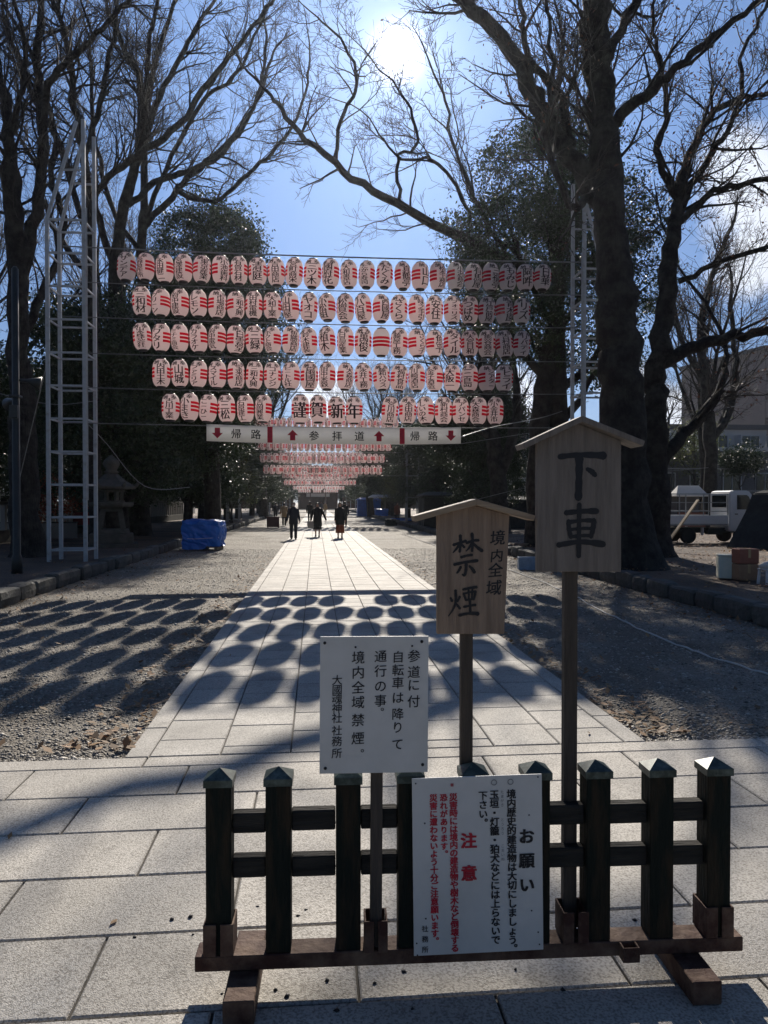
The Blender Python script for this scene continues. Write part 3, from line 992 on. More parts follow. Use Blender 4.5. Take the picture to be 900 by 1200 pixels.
guided_tree('forked dark bare tree standing just behind the massive trunk', [
    [(768, 652, 39.6, 19), (768, 560, 32.7, 19), (766, 480, 27.5, 19), (770, 430, 24.9, 19), (780, 340, 20.6, 19), (788, 280, 17.2, 19.2), (796, 230, 12.9, 19.4), (806, 190, 10.3, 19.6), (838, 130, 7.74, 20), (885, 112, 5.16, 20.5)],
    [(796, 235, 8.6, 19.4), (768, 176, 7.74, 19.5), (780, 140, 6.88, 19.5), (778, 90, 5.16, 19.4), (765, 40, 4.3, 19.4), (770, -10, 3.44, 19.4)],
    [(788, 270, 8.6, 19.2), (825, 232, 7.74, 19), (862, 217, 6.88, 18.8), (920, 205, 5.16, 18.5)],
    [(786, 262, 10.3, 19.2), (818, 205, 8.6, 19.8), (840, 172, 6.88, 20), (866, 120, 5.16, 20.4), (872, 60, 4.3, 20.6), (900, 0, 3.44, 20.8)],
    [(770, 430, 17.2, 19), (800, 411, 15.5, 18.8), (850, 396, 12.9, 18.5), (905, 388, 10.3, 18.2), (980, 370, 6.88, 18)],
    [(766, 560, 18.9, 19), (795, 515, 14.6, 19.3), (826, 484, 10.3, 19.6), (850, 440, 6.88, 20), (846, 390, 4.3, 20.3), (815, 340, 3.44, 20.6)],
    [(795, 330, 6.88, 19.2), (850, 305, 6.02, 18.8), (905, 290, 5.16, 18.5)],
], kids=(7, 6, 4), leaves=2600)
guided_tree('thick bare tree with rising limbs behind the dark lamp pole', [
    [(34, 650, 36.8, 20.5), (28, 560, 32, 20.5), (24, 450, 27.2, 20.5), (21, 350, 22.4, 20.5), (16, 250, 19.2, 20.5), (10, 160, 13.6, 20.5), (0, 90, 10.4, 20.6), (-20, 20, 7.2, 20.8)],
    [(22, 345, 16, 20.5), (38, 265, 14.4, 20.7), (50, 190, 12, 20.9), (48, 120, 10.4, 21), (44, 55, 8.8, 21.1), (50, -20, 6.4, 21.2)],
    [(50, 195, 8.8, 20.9), (58, 100, 8, 20.2), (85, 70, 7.2, 20), (112, 40, 6.4, 19.8), (148, 4, 4.8, 19.6)],
    [(22, 400, 11.2, 20.5), (50, 345, 9.6, 21), (75, 270, 8, 21.5), (60, 205, 6.4, 21.8), (65, 150, 4.8, 22), (25, 40, 4, 22)],
    [(20, 300, 11.2, 20.5), (5, 200, 8, 20), (20, 130, 6.4, 19.6), (28, 60, 5.6, 19.4), (10, -20, 4, 19.2)],
], kids=(7, 6, 4))
guided_tree('slender forked bare tree rising behind the white lattice tower', [
    [(112, 610, 17.6, 26), (110, 450, 14.4, 26), (107, 300, 12, 26), (99, 190, 9.6, 26), (87, 115, 8, 26), (80, 60, 6.4, 26), (62, -10, 4.8, 26)],
    [(99, 192, 7.2, 26), (118, 120, 6.4, 26.3), (130, 60, 5.6, 26.5), (138, -10, 4, 26.6)],
    [(106, 290, 8, 26), (70, 170, 6.4, 26.5), (30, 90, 5.6, 26.8), (5, 20, 4, 27)],
    [(108, 330, 7.2, 26), (60, 260, 6.4, 26.4), (40, 190, 4.8, 26.8), (10, 140, 3.2, 27)],
], kids=(7, 6, 4))
guided_tree('tall spreading bare tree whose long limbs reach over the round evergreen', [
    [(140, 600, 20.8, 29), (136, 420, 17.6, 29), (136, 300, 14.4, 29), (150, 225, 12, 29), (164, 170, 10.4, 29), (165, 100, 8, 29), (150, 65, 6.4, 29), (130, 20, 4.8, 29)],
    [(134, 310, 8.8, 29), (112, 245, 8, 28.6), (120, 215, 7.2, 28.4), (163, 182, 8, 28.2), (210, 146, 7.2, 28), (255, 84, 6.4, 27.6), (290, 42, 4.8, 27.3), (322, -4, 4, 27)],
    [(165, 168, 7.2, 29), (188, 112, 6.4, 29.3), (215, 60, 5.6, 29.6), (245, 10, 4, 30)],
    [(164, 160, 6.4, 29), (172, 90, 5.6, 28.5), (178, 30, 4.8, 28.2), (190, -20, 4, 28)],
    [(150, 240, 8, 29), (190, 210, 7.2, 29.6), (225, 200, 6.4, 30), (262, 178, 5.6, 30.4), (300, 120, 4, 30.8), (318, 70, 3.2, 31)],
], kids=(7, 6, 4))
guided_tree('bare tree with upswept limbs between the round evergreen and the lattice tower', [
    [(168, 600, 19.2, 33), (167, 400, 14.4, 33), (166, 300, 11.2, 33), (168, 230, 8.8, 33), (172, 150, 7.2, 33), (180, 80, 5.6, 33), (205, 0, 4, 33)],
    [(167, 270, 8, 33), (208, 222, 7.2, 33.4), (240, 190, 6.4, 33.8), (280, 155, 4.8, 34), (305, 100, 4, 34.3), (312, 50, 3.2, 34.5)],
    [(167, 262, 6.4, 33), (195, 200, 5.6, 32.6), (235, 120, 4.8, 32.2), (275, 90, 4, 32), (310, 20, 2.4, 31.8)],
    [(206, 224, 6.4, 33.4), (250, 236, 4.8, 34), (290, 205, 4.8, 34.3), (325, 172, 4, 34.6), (352, 130, 3.2, 35), (362, 80, 2.4, 35)],
    [(166, 300, 6.4, 33), (130, 240, 5.6, 33.5), (110, 150, 4.8, 34), (105, 60, 4, 34)],
], kids=(7, 6, 4))
# thinner bare trees farther off on the kei truck side
guided_tree('thin bare tree beside the round clipped evergreen in front of the buildings', [
    [(832, 600, 16, 40), (832, 530, 14, 40), (828, 460, 12, 40), (822, 400, 10, 40), (830, 340, 7, 40), (850, 280, 5, 40)],
    [(830, 520, 9, 40), (856, 480, 8, 40.4), (862, 420, 6, 40.6), (855, 360, 5, 40.8)],
    [(828, 450, 8, 40), (800, 400, 6, 40), (790, 360, 5, 40)],
], kids=(7, 6, 4), leaves=500)
guided_tree('bare forked tree with a pale limb seen above the smoking sign roof', [
    [(586, 606, 22, 34), (584, 560, 20, 34), (578, 520, 17, 34), (572, 480, 14, 34), (566, 430, 11, 34), (560, 370, 8, 34), (548, 310, 5, 34)],
    [(586, 555, 14, 34), (600, 515, 12, 34), (606, 470, 10, 34), (600, 400, 8, 34), (606, 330, 5, 34)],
    [(578, 515, 8, 34), (556, 500, 7, 33.6), (540, 470, 5, 33.4), (520, 440, 4, 33)],
], kids=(7, 6, 4), leaves=600)

# generic bare trees farther along both sides


def generic_bare(label, loc, H, seed):
    rg = random.Random(seed)
    w, tw = MB(), MB()
    P = [Vector((0, 0, -0.1)), Vector((rg.uniform(-.2, .2), rg.uniform(-.2, .2), H * 0.18)), Vector((rg.uniform(-.4, .4), rg.uniform(-.4, .4), H * 0.36))]
    pts_, rad_ = smooth_path(P, [H * 0.026, H * 0.02, H * 0.016], 4, 0.02, rg)
    w.tube(pts_, rad_, n=10, cap=False)
    for k in range(6):
        a = k * 1.05 + rg.uniform(-.4, .4)
        tilt = rg.uniform(0.2, 0.6)
        grow(w, tw, pts_[-1 - rg.randint(0, 3)], Vector((math.cos(a) * tilt, math.sin(a) * tilt, 1)), H * rg.uniform(0.45, 0.62), H * 0.0095, 3, rg, 0.06, 0.10, (9, 6, 4), 0.010)
    t = thing('bare_tree', label, 'tree', loc, group='bare winter trees')
    w.build('trunk', M['bark'], t, fix=False)
    tw.build('crown', M['twig'], t, fix=False)
    return t


gb = generic_bare('bare tree beyond the stone lantern, spreading over the dark evergreens', (-11, 44, BED), 19, 21)
gb2 = generic_bare('bare tree rising behind the evergreen on the sign side of the path', (9.5, 42, BED), 18, 22)
spots = [(-16, 36, 1.0, 2.0, 'bare tree behind the parked white van, twigs high above it'), (-9, 62, 1.05, 4.0, 'distant bare tree behind the row of evergreens past the blue tarp'),
         (12.5, 58, 1.0, 1.0, 'distant bare tree in front of the pale building with balconies'), (24, 44, 0.9, 3.3, 'bare tree in front of the tall apartment block'),
         (8, 80, 1.0, 5.0, 'far bare tree above the second lantern gate tower'), (-7, 95, 1.0, 0.5, 'very far bare tree over the left end of the third lantern gate'),
         (27, 56, 0.75, 2.6, 'bare tree far behind the small white truck cab'), (-4.9, 71, 1.0, 1.2, 'bare tree leaning towards the path between the second and third gates, maroon box side'), (5.9, 79, 0.95, 3.9, 'bare tree near the white roofed far stall'),
         (-24, 50, 1.1, 5.5, 'far bare tree at the edge beyond the parked cars')]
for i, (x, y, s, a, lb) in enumerate(spots):
    dup(gb if i % 2 else gb2, (x, y, BED), a, lb, scale=s)

# --- evergreens
def lobes_round(H, r, n, seed, z0=0.25):
    rg = random.Random(seed)
    out = [(0, 0, H * 0.66, r * 0.8, r * 0.8, H * 0.30)]
    for k in range(n):
        a = 2 * math.pi * k / n + rg.uniform(-.4, .4)
        zz = rg.uniform(z0 + 0.08, 0.8) * H
        q = r * 0.6 * math.sqrt(max(0.15, 1 - ((zz / H - 0.55) / 0.5) ** 2))
        out.append((math.cos(a) * q, math.sin(a) * q, zz, r * rg.uniform(.4, .6), r * rg.uniform(.4, .6), H * rg.uniform(.11, .17)))
    return out


c = at(250, 590, 36)
ev_round = evergreen('tall round topped dark evergreen rising above the lantern rows', (c.x, 36, BED),
                     [(0, 0, 11.5, 3.1, 3.0, 4.6), (1.3, 0, 9.5, 2.4, 2.4, 3.4), (-1.5, 0, 9.5, 2.3, 2.4, 3.4), (0, -.8, 7, 3.0, 2.6, 3.0), (0.6, .4, 13.6, 1.9, 2.0, 2.6), (-1.0, 0, 4.5, 2.6, 2.4, 2.2)], 0.34, 15.5, 2600, 64, leaf=(0.045, 0.095), spread=0.30, seed=3)
c = at(640, 590, 24)
ev_big = evergreen('large ragged evergreen behind the massive bare trunk', (c.x + 0.4, 24, BED),
                   [(-0.4, 0, 12.4, 2.5, 2.2, 1.6), (-1.7, 0, 10.4, 2.0, 2.0, 1.5), (1.7, 0.2, 10.6, 2.0, 2.0, 1.7), (0, 0, 9.4, 2.6, 2.4, 1.5), (2.4, 0, 8.2, 1.5, 1.6, 1.2),
                    (-2.6, 0, 8.8, 1.3, 1.4, 1.1), (-0.8, 0, 7.2, 2.2, 2.0, 1.2), (0.8, 0, 13.9, 1.2, 1.2, 0.9), (1.4, 0, 6.2, 1.8, 1.8, 1.1)], 0.32, 13.5, 1500, 64, leaf=(0.035, 0.075), spread=0.27, seed=5)
ev_row = evergreen('dark evergreen behind the stone lantern', (-7.6, 28.5, BED), lobes_round(9.5, 3.2, 10, 4, 0.14), 0.25, 9.5, 1600, 60, leaf=(0.045, 0.095), spread=0.30, seed=8)
row = [(-8.2, 33.5, 0.95, 1.1, 'dark evergreen just past the stone lantern'), (-6.9, 41, 0.90, 2.3, 'dark evergreen behind the blue tarp pile'), (-7.2, 48, 1.0, 3.6, 'second dark evergreen past the blue tarp pile'),
       (-6.6, 56, 0.85, 0.4, 'dark evergreen beside the tower of the second gate'), (-6.8, 66, 1.0, 5.1, 'evergreen between second and third gates, on the maroon box side'), (-6.6, 78, 0.95, 1.9, 'evergreen shortly before the third gate, on the maroon box side'),
       (-6.8, 92, 1.0, 2.9, 'evergreen right behind the third gate, on the maroon box side'), (-6.8, 108, 1.0, 4.4, 'evergreen between third and fourth gates, on the maroon box side'), (-7, 126, 1.1, 0.9, 'evergreen past the fourth gate, on the maroon box side'),
       (-7.2, 146, 1.2, 0.2, 'farthest evergreen of the maroon box side'),
       (-14, 31, 0.85, 0.7, 'evergreen behind the parked dark red car'), (-16.5, 44, 1.1, 3.0, 'broad evergreen at the back of the car park'), (-24, 42, 1.1, 1.6, 'evergreen beyond the parked white van'),
       (-13, 58, 1.2, 2.2, 'evergreen deep behind the evergreen row of the tarp side'),
       (8.8, 38, 0.86, 0.6, 'dark evergreen behind the smoking sign post'), (8.4, 47, 0.8, 2.5, 'dark evergreen behind the covered stall'), (8.2, 55, 0.88, 4.0, 'dark evergreen beside the second gate on the stall side'),
       (8.0, 64, 0.92, 1.2, 'evergreen between second and third gates, on the stall side'), (8.0, 76, 1.0, 3.3, 'evergreen shortly before the third gate, on the stall side'), (8.2, 90, 1.0, 5.0, 'evergreen right behind the third gate, on the stall side'),
       (8.2, 106, 1.05, 0.1, 'evergreen between third and fourth gates, on the stall side'), (8.3, 126, 1.1, 2.0, 'evergreen past the fourth gate, on the stall side'), (8.5, 146, 1.2, 4.6, 'farthest evergreen of the stall side')]
for x, y, s, a, lb in row:
    dup(ev_row, (x, y, BED), a, lb, scale=(s, s, s * TR.uniform(0.9, 1.1)))
for x, y, s, a, lb in ((-3, 178, 1.2, 0.4, 'tall evergreen behind the shrine gate, maroon box side'), (6, 180, 1.25, 1.4, 'tall evergreen behind the shrine gate, stall side'), (1.5, 186, 1.1, 2.4, 'evergreen right behind the shrine gate roof'),
                       (-12, 176, 1.3, 3.4, 'evergreen at the far end beside the shrine gate, outer maroon box side'), (15, 178, 1.3, 4.4, 'evergreen at the far end beside the shrine gate, outer stall side')):
    dup(ev_row, (x, y, BED), a, lb, scale=s)
pale = evergreen('pale sunlit leafy tree at the edge behind the lamp pole', (-15.5, 27, BED), lobes_round(6.0, 1.9, 7, 14, 0.25), 0.10, 6.0, 260, 30, seed=15, material='green2', leaf=(0.05, 0.1))
dup(pale, (-5.8, 52, BED), 2.0, 'pale leafy tree hanging over the gravel beyond the blue tarp', scale=0.8)
dup(pale, (6.9, 62, BED), 1.0, 'pale leafy tree beyond the covered stall', scale=0.7)
evergreen('low shrub with dull red leaves behind the lattice tower', (-9.3, 27, BED), [(0, 0, 1.9, .7, .7, .6), (.4, 0, 1.4, .6, .6, .5), (-.4, 0, 1.2, .6, .6, .5)], 0.04, 2.4, 120, 22, leaf=(0.03, 0.07), spread=0.18, seed=17, material='red_leaves', group='', name='shrub')
c = at(868, 585, 48)
evergreen('small round clipped evergreen in front of the apartment block', (c.x, 48, BED), [(0, 0, 4.3, 1.3, 1.2, 1.1), (.7, 0, 4.0, .8, .8, .8), (-.7, 0, 4.0, .8, .8, .8)], 0.09, 4.6, 240, 30, leaf=(0.05, 0.1), spread=0.28, seed=19, group='', name='round_tree')
evergreen('yellowing leafy tree behind the small clipped evergreen', (c.x + 1, 56, BED), lobes_round(9.0, 2.3, 6, 24, 0.3), 0.12, 9.0, 200, 22, leaf=(0.06, 0.12), seed=25, material='green2', group='', name='leafy_tree')

# ------------------------------------------------------------------ writing
_glyphs = {}


def glyph(ch, off=0.0):
    key = (ch, off)
    if key not in _glyphs:
        cu = bpy.data.curves.new('glyph', 'FONT')
        cu.body = ch
        cu.size = 1
        cu.offset = off
        cu.resolution_u = 3
        o = bpy.data.objects.new('glyph', cu)
        COL.objects.link(o)
        dg = bpy.context.evaluated_depsgraph_get()
        me = bpy.data.meshes.new_from_object(o.evaluated_get(dg))
        V = [(v.co.x, v.co.y) for v in me.vertices]
        F = [tuple(p.vertices) for p in me.polygons]
        bpy.data.meshes.remove(me)
        bpy.data.objects.remove(o)
        bpy.data.curves.remove(cu)
        _glyphs[key] = (V, F)
    return _glyphs[key]


def put_char(mb, ch, cx, cz, size, M, off=0.0, depth=0.0012, slant=0.0, sx=1.0, rot=0.0):
    """a character centred on (cx, cz) of a board's local xz plane, facing -y"""
    V, F = glyph(ch)
    b = off * 0.62
    for q, (ox, oy) in enumerate(((-b, -b * .6), (b, b * .6), (-b, b * .6), (b, -b * .6)) if b else ((0, 0),)):
        vs_ = []
        for x, y in V:
            x, y = (x - 0.5) * sx + ox, y - 0.385 + oy
            if rot:
                x, y = x * math.cos(rot) - y * math.sin(rot), x * math.sin(rot) + y * math.cos(rot)
            vs_.append(M @ Vector((cx + (x + slant * y) * size, -depth - q * 0.00008, cz + y * size)))
        mb.add(vs_, F)


def put_column(mb, text, cx, ztop, pitch, size, M, **k):
    z = ztop
    for ch in text:
        if ch == '゛':
            continue
        if ch == ' ':
            z -= pitch; continue
        if ch in '。、':
            put_char(mb, ch, cx + size * 0.55, z + pitch * 0.55, size, M, **k)
            z -= pitch * 0.35 if False else pitch
            continue
        put_char(mb, ch, cx, z, size, M, **k)
        z -= pitch


def brush(mb, strokes, M, depth=0.0012):
    """strokes: lists of (x, z, width) on the board's plane; round ended, swelling ribbons of ink"""
    for i, st in enumerate(strokes):
        P = [Vector((x, 0, z)) for x, z, w_ in st]
        pts_, rad_ = smooth_path(P, [w_ / 2 for x, z, w_ in st], 5)
        n = len(pts_)
        Lf, Rt = [], []
        for j in range(n):
            t = (pts_[min(j + 1, n - 1)] - pts_[max(j - 1, 0)]).normalized()
            nn = Vector((-t.z, 0, t.x))
            wob = 1 + 0.10 * math.sin(j * 2.1 + i)
            Lf.append(pts_[j] + nn * rad_[j] * wob)
            Rt.append(pts_[j] - nn * rad_[j] * wob)
        t0 = (pts_[1] - pts_[0]).normalized(); t1 = (pts_[-1] - pts_[-2]).normalized()
        cap0 = [pts_[0] + Vector((math.cos(a) * -t0.x - math.sin(a) * -t0.z, 0, math.sin(a) * -t0.x + math.cos(a) * -t0.z)) * rad_[0] * 0.9 for a in (0.8, 0, -0.8)]
        cap1 = [pts_[-1] + Vector((math.cos(a) * t1.x - math.sin(a) * t1.z, 0, math.sin(a) * t1.x + math.cos(a) * t1.z)) * rad_[-1] * 0.9 for a in (0.8, 0, -0.8)]
        y = Vector((0, -depth - i * 0.00012, 0))
        vs_ = [M @ (p + y) for p in Lf + Rt]
        b = len(vs_)
        vs_ += [M @ (p + y) for p in cap0 + cap1]
        F = [(j, j + 1, n + j + 1, n + j) for j in range(n - 1)]
        F += [(0, n, b, b + 1, b + 2), (n - 1, b + 3, b + 4, b + 5, 2 * n - 1)] if False else [(n, b + 0, b + 1, b + 2, 0)[::-1], (n - 1, b + 3, b + 4, b + 5, 2 * n - 1)]
        mb.add(vs_, F)


# ------------------------------------------------------------------ the barrier fence in front
pl = on_ground(228, 1140, 0.10)
pr = on_ground(871, 1115, 0.10)
fdir = (pr - pl); fdir.z = 0
FLEN = fdir.length
fdir.normalize()
FRZ = math.atan2(fdir.y, fdir.x)
fnor = Vector((-fdir.y, fdir.x, 0))            # away from the camera
FC = pl + fdir * (FLEN / 2)
FC.z = 0
BASE_D = 0.088


def fence_s(px, back=0.045, py=1000):
    """distance along the fence (from its middle) where the photo column px meets the plane `back` behind its front"""
    d = ray(px, py)
    o = FC + fnor * back
    t = (o - CAM).dot(fnor) / d.dot(fnor)
    return (CAM + d * t - FC).dot(fdir)


def fence_z(px, py, back=0.0):
    d = ray(px, py)
    o = FC + fnor * back
    t = (o - CAM).dot(fnor) / d.dot(fnor)
    return (CAM + d * t).z


fence = thing('barrier_fence', 'low dark wooden barrier with capped posts on a rusty steel base', 'barrier', FC + Vector((0, 0, 0.022)), FRZ)
gz = -0.022     # heights below are from the world's ground


def zz(v):
    return v + gz


m = MB()
m.box((0, BASE_D / 2, zz(0.125)), (FLEN, BASE_D, 0.05))
m.build('base_channel', M['rust'], fence, bevel=0.003)
PX = [258, 327, 408, 480, 554, 627, 697, 770, 836]
PS = [fence_s(p) for p in PX]
for i, s in enumerate(PS):
    m = MB()
    top = 0.715
    wv = 0.083
    m.box((s, 0.046, zz((0.151 + top) / 2)), (wv, 0.080, top - 0.151))
    po = m.build('post', M['post_wood'], fence, bevel=0.003)
    c = MB()
    h = 0.046
    hw = wv / 2 + 0.006
    c.box((s, 0.046, zz(top + 0.006)), (hw * 2, 0.092, 0.024))
    v0 = [(s - hw, 0, zz(top + 0.018)), (s + hw, 0, zz(top + 0.018)), (s + hw, 0.092, zz(top + 0.018)), (s - hw, 0.092, zz(top + 0.018)), (s, 0.046, zz(top + 0.046))]
    c.add(v0, [(0, 1, 4), (1, 2, 4), (2, 3, 4), (3, 0, 4)])
    c.build('post_cap', M['cap_metal'], po, bevel=0.0)
for z0, z1 in ((0.545, 0.612), (0.392, 0.460)):
    for i in range(len(PS) - 1):
        m = MB()
        a, b = PS[i] + 0.0425, PS[i + 1] - 0.0425
        m.box(((a + b) / 2, 0.05, zz((z0 + z1) / 2 + rng.uniform(-.004, .004))), (b - a - 0.001, 0.045, z1 - z0))
        m.build('rail', M['rail_wood'], fence, bevel=0.004)


def socket(parent, s, y, z0, wx, wy, h, t=0.006, slit=True):
    m = MB()
    for sx in (-1, 1):
        m.box((s + sx * (wx / 2 - t / 2), y, z0 + h / 2), (t, wy, h))
    if slit:
        for sx in (-1, 1):
            m.box((s + sx * (wx / 4 + 0.002), y - wy / 2 + t / 2, z0 + h / 2), (wx / 2 - t - 0.004, t, h))
    else:
        m.box((s, y - wy / 2 + t / 2, z0 + h / 2), (wx - 2 * t - 0.001, t, h))
    m.box((s, y + wy / 2 - t / 2, z0 + h / 2), (wx - 2 * t - 0.001, t, h))
    return m.build('socket', M['rust'], parent, bevel=0.0012)


for s in (PS[0], PS[-1]):
    socket(fence, s, 0.046, zz(0.1515), 0.099, 0.099, 0.105)
S_WHITE = fence_s(440, 0.03, 1080)
S_TALL = fence_s(670, 0.045, 1080)
S_SMOKE = fence_s(548, 0.07, 900)
socket(fence, S_WHITE, 0.028, zz(0.1515), 0.078, 0.085, 0.105)
socket(fence, S_TALL, 0.045, zz(0.1515), 0.088, 0.10, 0.105)
socket(fence, S_SMOKE, 0.060, zz(0.1515), 0.078, 0.085, 0.105)
m = MB()
sb = fence_s(735, 0.0, 1115)
for sx in (-1, 1):
    m.box((sb + sx * 0.026, -0.020, zz(0.125)), (0.006, 0.038, 0.05))
m.box((sb, -0.0365, zz(0.125)), (0.0455, 0.005, 0.05))
m.build('bracket', M['rust'], fence, bevel=0.001)
for px in (284, 812):
    s = fence_s(px, -0.05, 1150)
    m = MB()
    m.box((s, 0.044, zz(0.061)), (0.098, 0.385, 0.076))
    m.build('foot', M['rust'], fence, bevel=0.003)


def fence_matrix(s, y, z, tilt=0.0, lean=0.0):
    """board frame: local x along the fence, -y towards the viewer"""
    o = FC + fdir * s + fnor * y
    o.z = z
    return Matrix.Translation(o) @ Matrix.Rotation(FRZ, 4, 'Z') @ Matrix.Rotation(lean, 4, 'X') @ Matrix.Rotation(tilt, 4, 'Y')


I4 = Matrix.Identity(4)


def board_thing(name, label, cat, s, y, z, tilt=0.0, lean=0.0):
    t = thing(name, label, cat)
    t.matrix_world = fence_matrix(s, y, z, tilt, lean)
    t['label'] = label
    return t


def px_of(s, y, z):
    p = FC + fdir * s + fnor * y
    p.z = z
    return (p - CAM).dot(_fwd) / FPX          # metres per photo pixel there


# --- white notice board on its own post
YW = -0.012
s0, s1 = fence_s(373, YW, 830), fence_s(500, YW, 830)
zt, zb = fence_z(436, 746, YW), fence_z(436, 906, YW)
sc_, wW, hW = (s0 + s1) / 2, s1 - s0, zt - zb
k_ = px_of(sc_, YW, (zt + zb) / 2)
t = board_thing('notice_board', 'white board of black brush writing with four black screws, beside the barrier', 'notice board', sc_, YW, 0.158, R(0.35))
m = MB(); m.box((0, 0.004, (zt + zb) / 2 - 0.158), (wW, 0.007, hW)); m.build('panel', M['white_sheet'], t, bevel=0.001)
m = MB(); m.box((S_WHITE - sc_, 0.034, (zt - 0.05 - 0.158) / 2), (0.040, 0.032, zt - 0.05 - 0.158)); m.build('post', M['dark_post'], t, bevel=0.002)
m = MB()
zc = (zt + zb) / 2 - 0.158


def W(px, py):          # photo pixel -> board local
    return (px - 436.5) * k_, zc - (py - 826) * k_


def zoomW(x, y):        # coordinates measured in a 6x enlargement of the notice
    return W(360 + x / 6, 730 + y / 6)


for text, xx, ys, size, sl in (('参道に付', 737, (232, 345, 437, 552), 88, 0.05), ('自転車は降りて', 625, (237, 330, 420, 525, 640, 735, 855), 84, 0.05),
                               ('通行の事', 502, (232, 335, 442, 545), 86, 0.05), ('境内全域禁煙', 345, (240, 345, 450, 555, 680, 808), 90, 0.05),
                               ('大國魂神社社務所', 198, (397, 465, 530, 597, 665, 752, 828, 912), 72, 0.05)):
    for ch, yy in zip(text, ys):
        x_, z_ = zoomW(xx, yy)
        put_char(m, ch, x_, z_, size / 6 * k_ * 1.05, I4, off=0.012, slant=0.06, rot=0.04)
for xx, yy in ((517, 578), (378, 868)):
    x_, z_ = zoomW(xx, yy)
    put_char(m, '。', x_ + 0.01, z_ - 0.004, 0.034, I4, off=0.012)
for xx, yy in ((325, 168), (724, 162)):
    x_, z_ = zoomW(xx, yy)
    m.lathe([(0.0035, 0.0), (0.003, 0.0012)], 10, (0, 0, 0))
    nv = 20
    for q in range(len(m.v) - nv, len(m.v)):
        a, b, c = m.v[q]
        m.v[q] = (x_ + a, -0.0008 - c, z_ + b)
m.build('writing', M['ink'], t, fix=False)
for xx, yy in ((110, 137), (792, 131), (118, 1018), (804, 1003)):
    x_, z_ = zoomW(xx, yy)
    m = MB(); m.lathe([(0.0052, 0), (0.0052, 0.002), (0.003, 0.0035)], 12)
    m.v = [(x_ + a, 0.0004 - c, z_ + b) for a, b, c in m.v]
    m.build('screw', M['black'], t)

# --- notice with black and red print, hung on the fence rails
YN = -0.010
s0, s1 = fence_s(484, YN, 1010), fence_s(636, YN, 1010)
zt, zb = fence_z(560, 910, YN), fence_z(560, 1117, YN)
sc_, wN, hN = (s0 + s1) / 2, s1 - s0, zt - zb
kN = px_of(sc_, YN, (zt + zb) / 2)
zN = (zt + zb) / 2
t = board_thing('warning_notice', 'white notice of black and red print fixed to the front of the barrier', 'notice', sc_, YN, zN, R(-0.7))
m = MB(); m.box((0, 0.004, 0), (wN, 0.006, hN)); m.build('panel', M['white_sheet'], t, bevel=0.001)


def zoomN(x, y):        # 5x enlargement
    px, py = 470 + x / 5, 890 + y / 5
    return (px - 560) * kN, -(py - 1013.5) * kN


def columnN(mb, text, xx, y0, y1, size, off=0.03, depth=0.0012, sx=1.0):
    n = len(text)
    for i, ch in enumerate(text):
        yy = y0 + (y1 - y0) * (i / max(1, n - 1))
        x_, z_ = zoomN(xx, yy)
        if ch in '。':
            x_ += size / 5 * kN * 0.62; z_ += size / 5 * kN * 0.62
        put_char(mb, ch, x_, z_, size / 5 * kN, I4, off=off, depth=depth, sx=sx)


m = MB()
columnN(m, 'お願い', 738, 458, 745, 94, 0.065)
columnN(m, '境内歴史的建造物は大切にしましょう。', 650, 205, 1122, 57, 0.05)
columnN(m, '玉垣・灯籠・狛犬などには上らないで', 549, 205, 1063, 57, 0.05)
columnN(m, '下さい。', 482, 208, 372, 55, 0.05)
columnN(m, '社務所', 132, 978, 1100, 40, 0.02)
m.build('writing', M['ink'], t, fix=False)
m = MB()
columnN(m, '注', 395, 470, 470, 96, 0.07)
columnN(m, '意', 395, 662, 662, 96, 0.07)
columnN(m, '災害時には境内の建造物や樹木など倒壊する', 307, 212, 1100, 50, 0.055)
columnN(m, '恐れがあります。', 250, 212, 545, 46, 0.055)
columnN(m, '災害に遭わないよう十分ご注意願います。', 190, 212, 1055, 48, 0.055)
columnN(m, '※', 308, 138, 138, 40, 0.005)
m.build('red_writing', M['red_ink'], t, fix=False)
m = MB()
columnN(m, '○', 648, 133, 133, 46, 0.004)
columnN(m, '○', 550, 133, 133, 46, 0.004)
columnN(m, 'たまがき', 596, 192, 268, 22, 0)
columnN(m, 'とうろう', 596, 355, 435, 22, 0)
columnN(m, 'こまいぬ', 596, 510, 588, 22, 0)
m.build('small_writing', M['grey_ink'], t, fix=False)
for xx, yy in ((88, 125), (810, 112), (138, 360), (755, 335), (765, 902), (138, 920), (83, 1063), (803, 1032), (86, 1133), (810, 1105)):
    x_, z_ = zoomN(xx, yy)
    m = MB(); m.lathe([(0.0026, 0), (0.0026, 0.0012), (0.0015, 0.002)], 8)
    m.v = [(x_ + a, 0.0006 - c, z_ + b) for a, b, c in m.v]
    m.build('nail', M['black'], t)


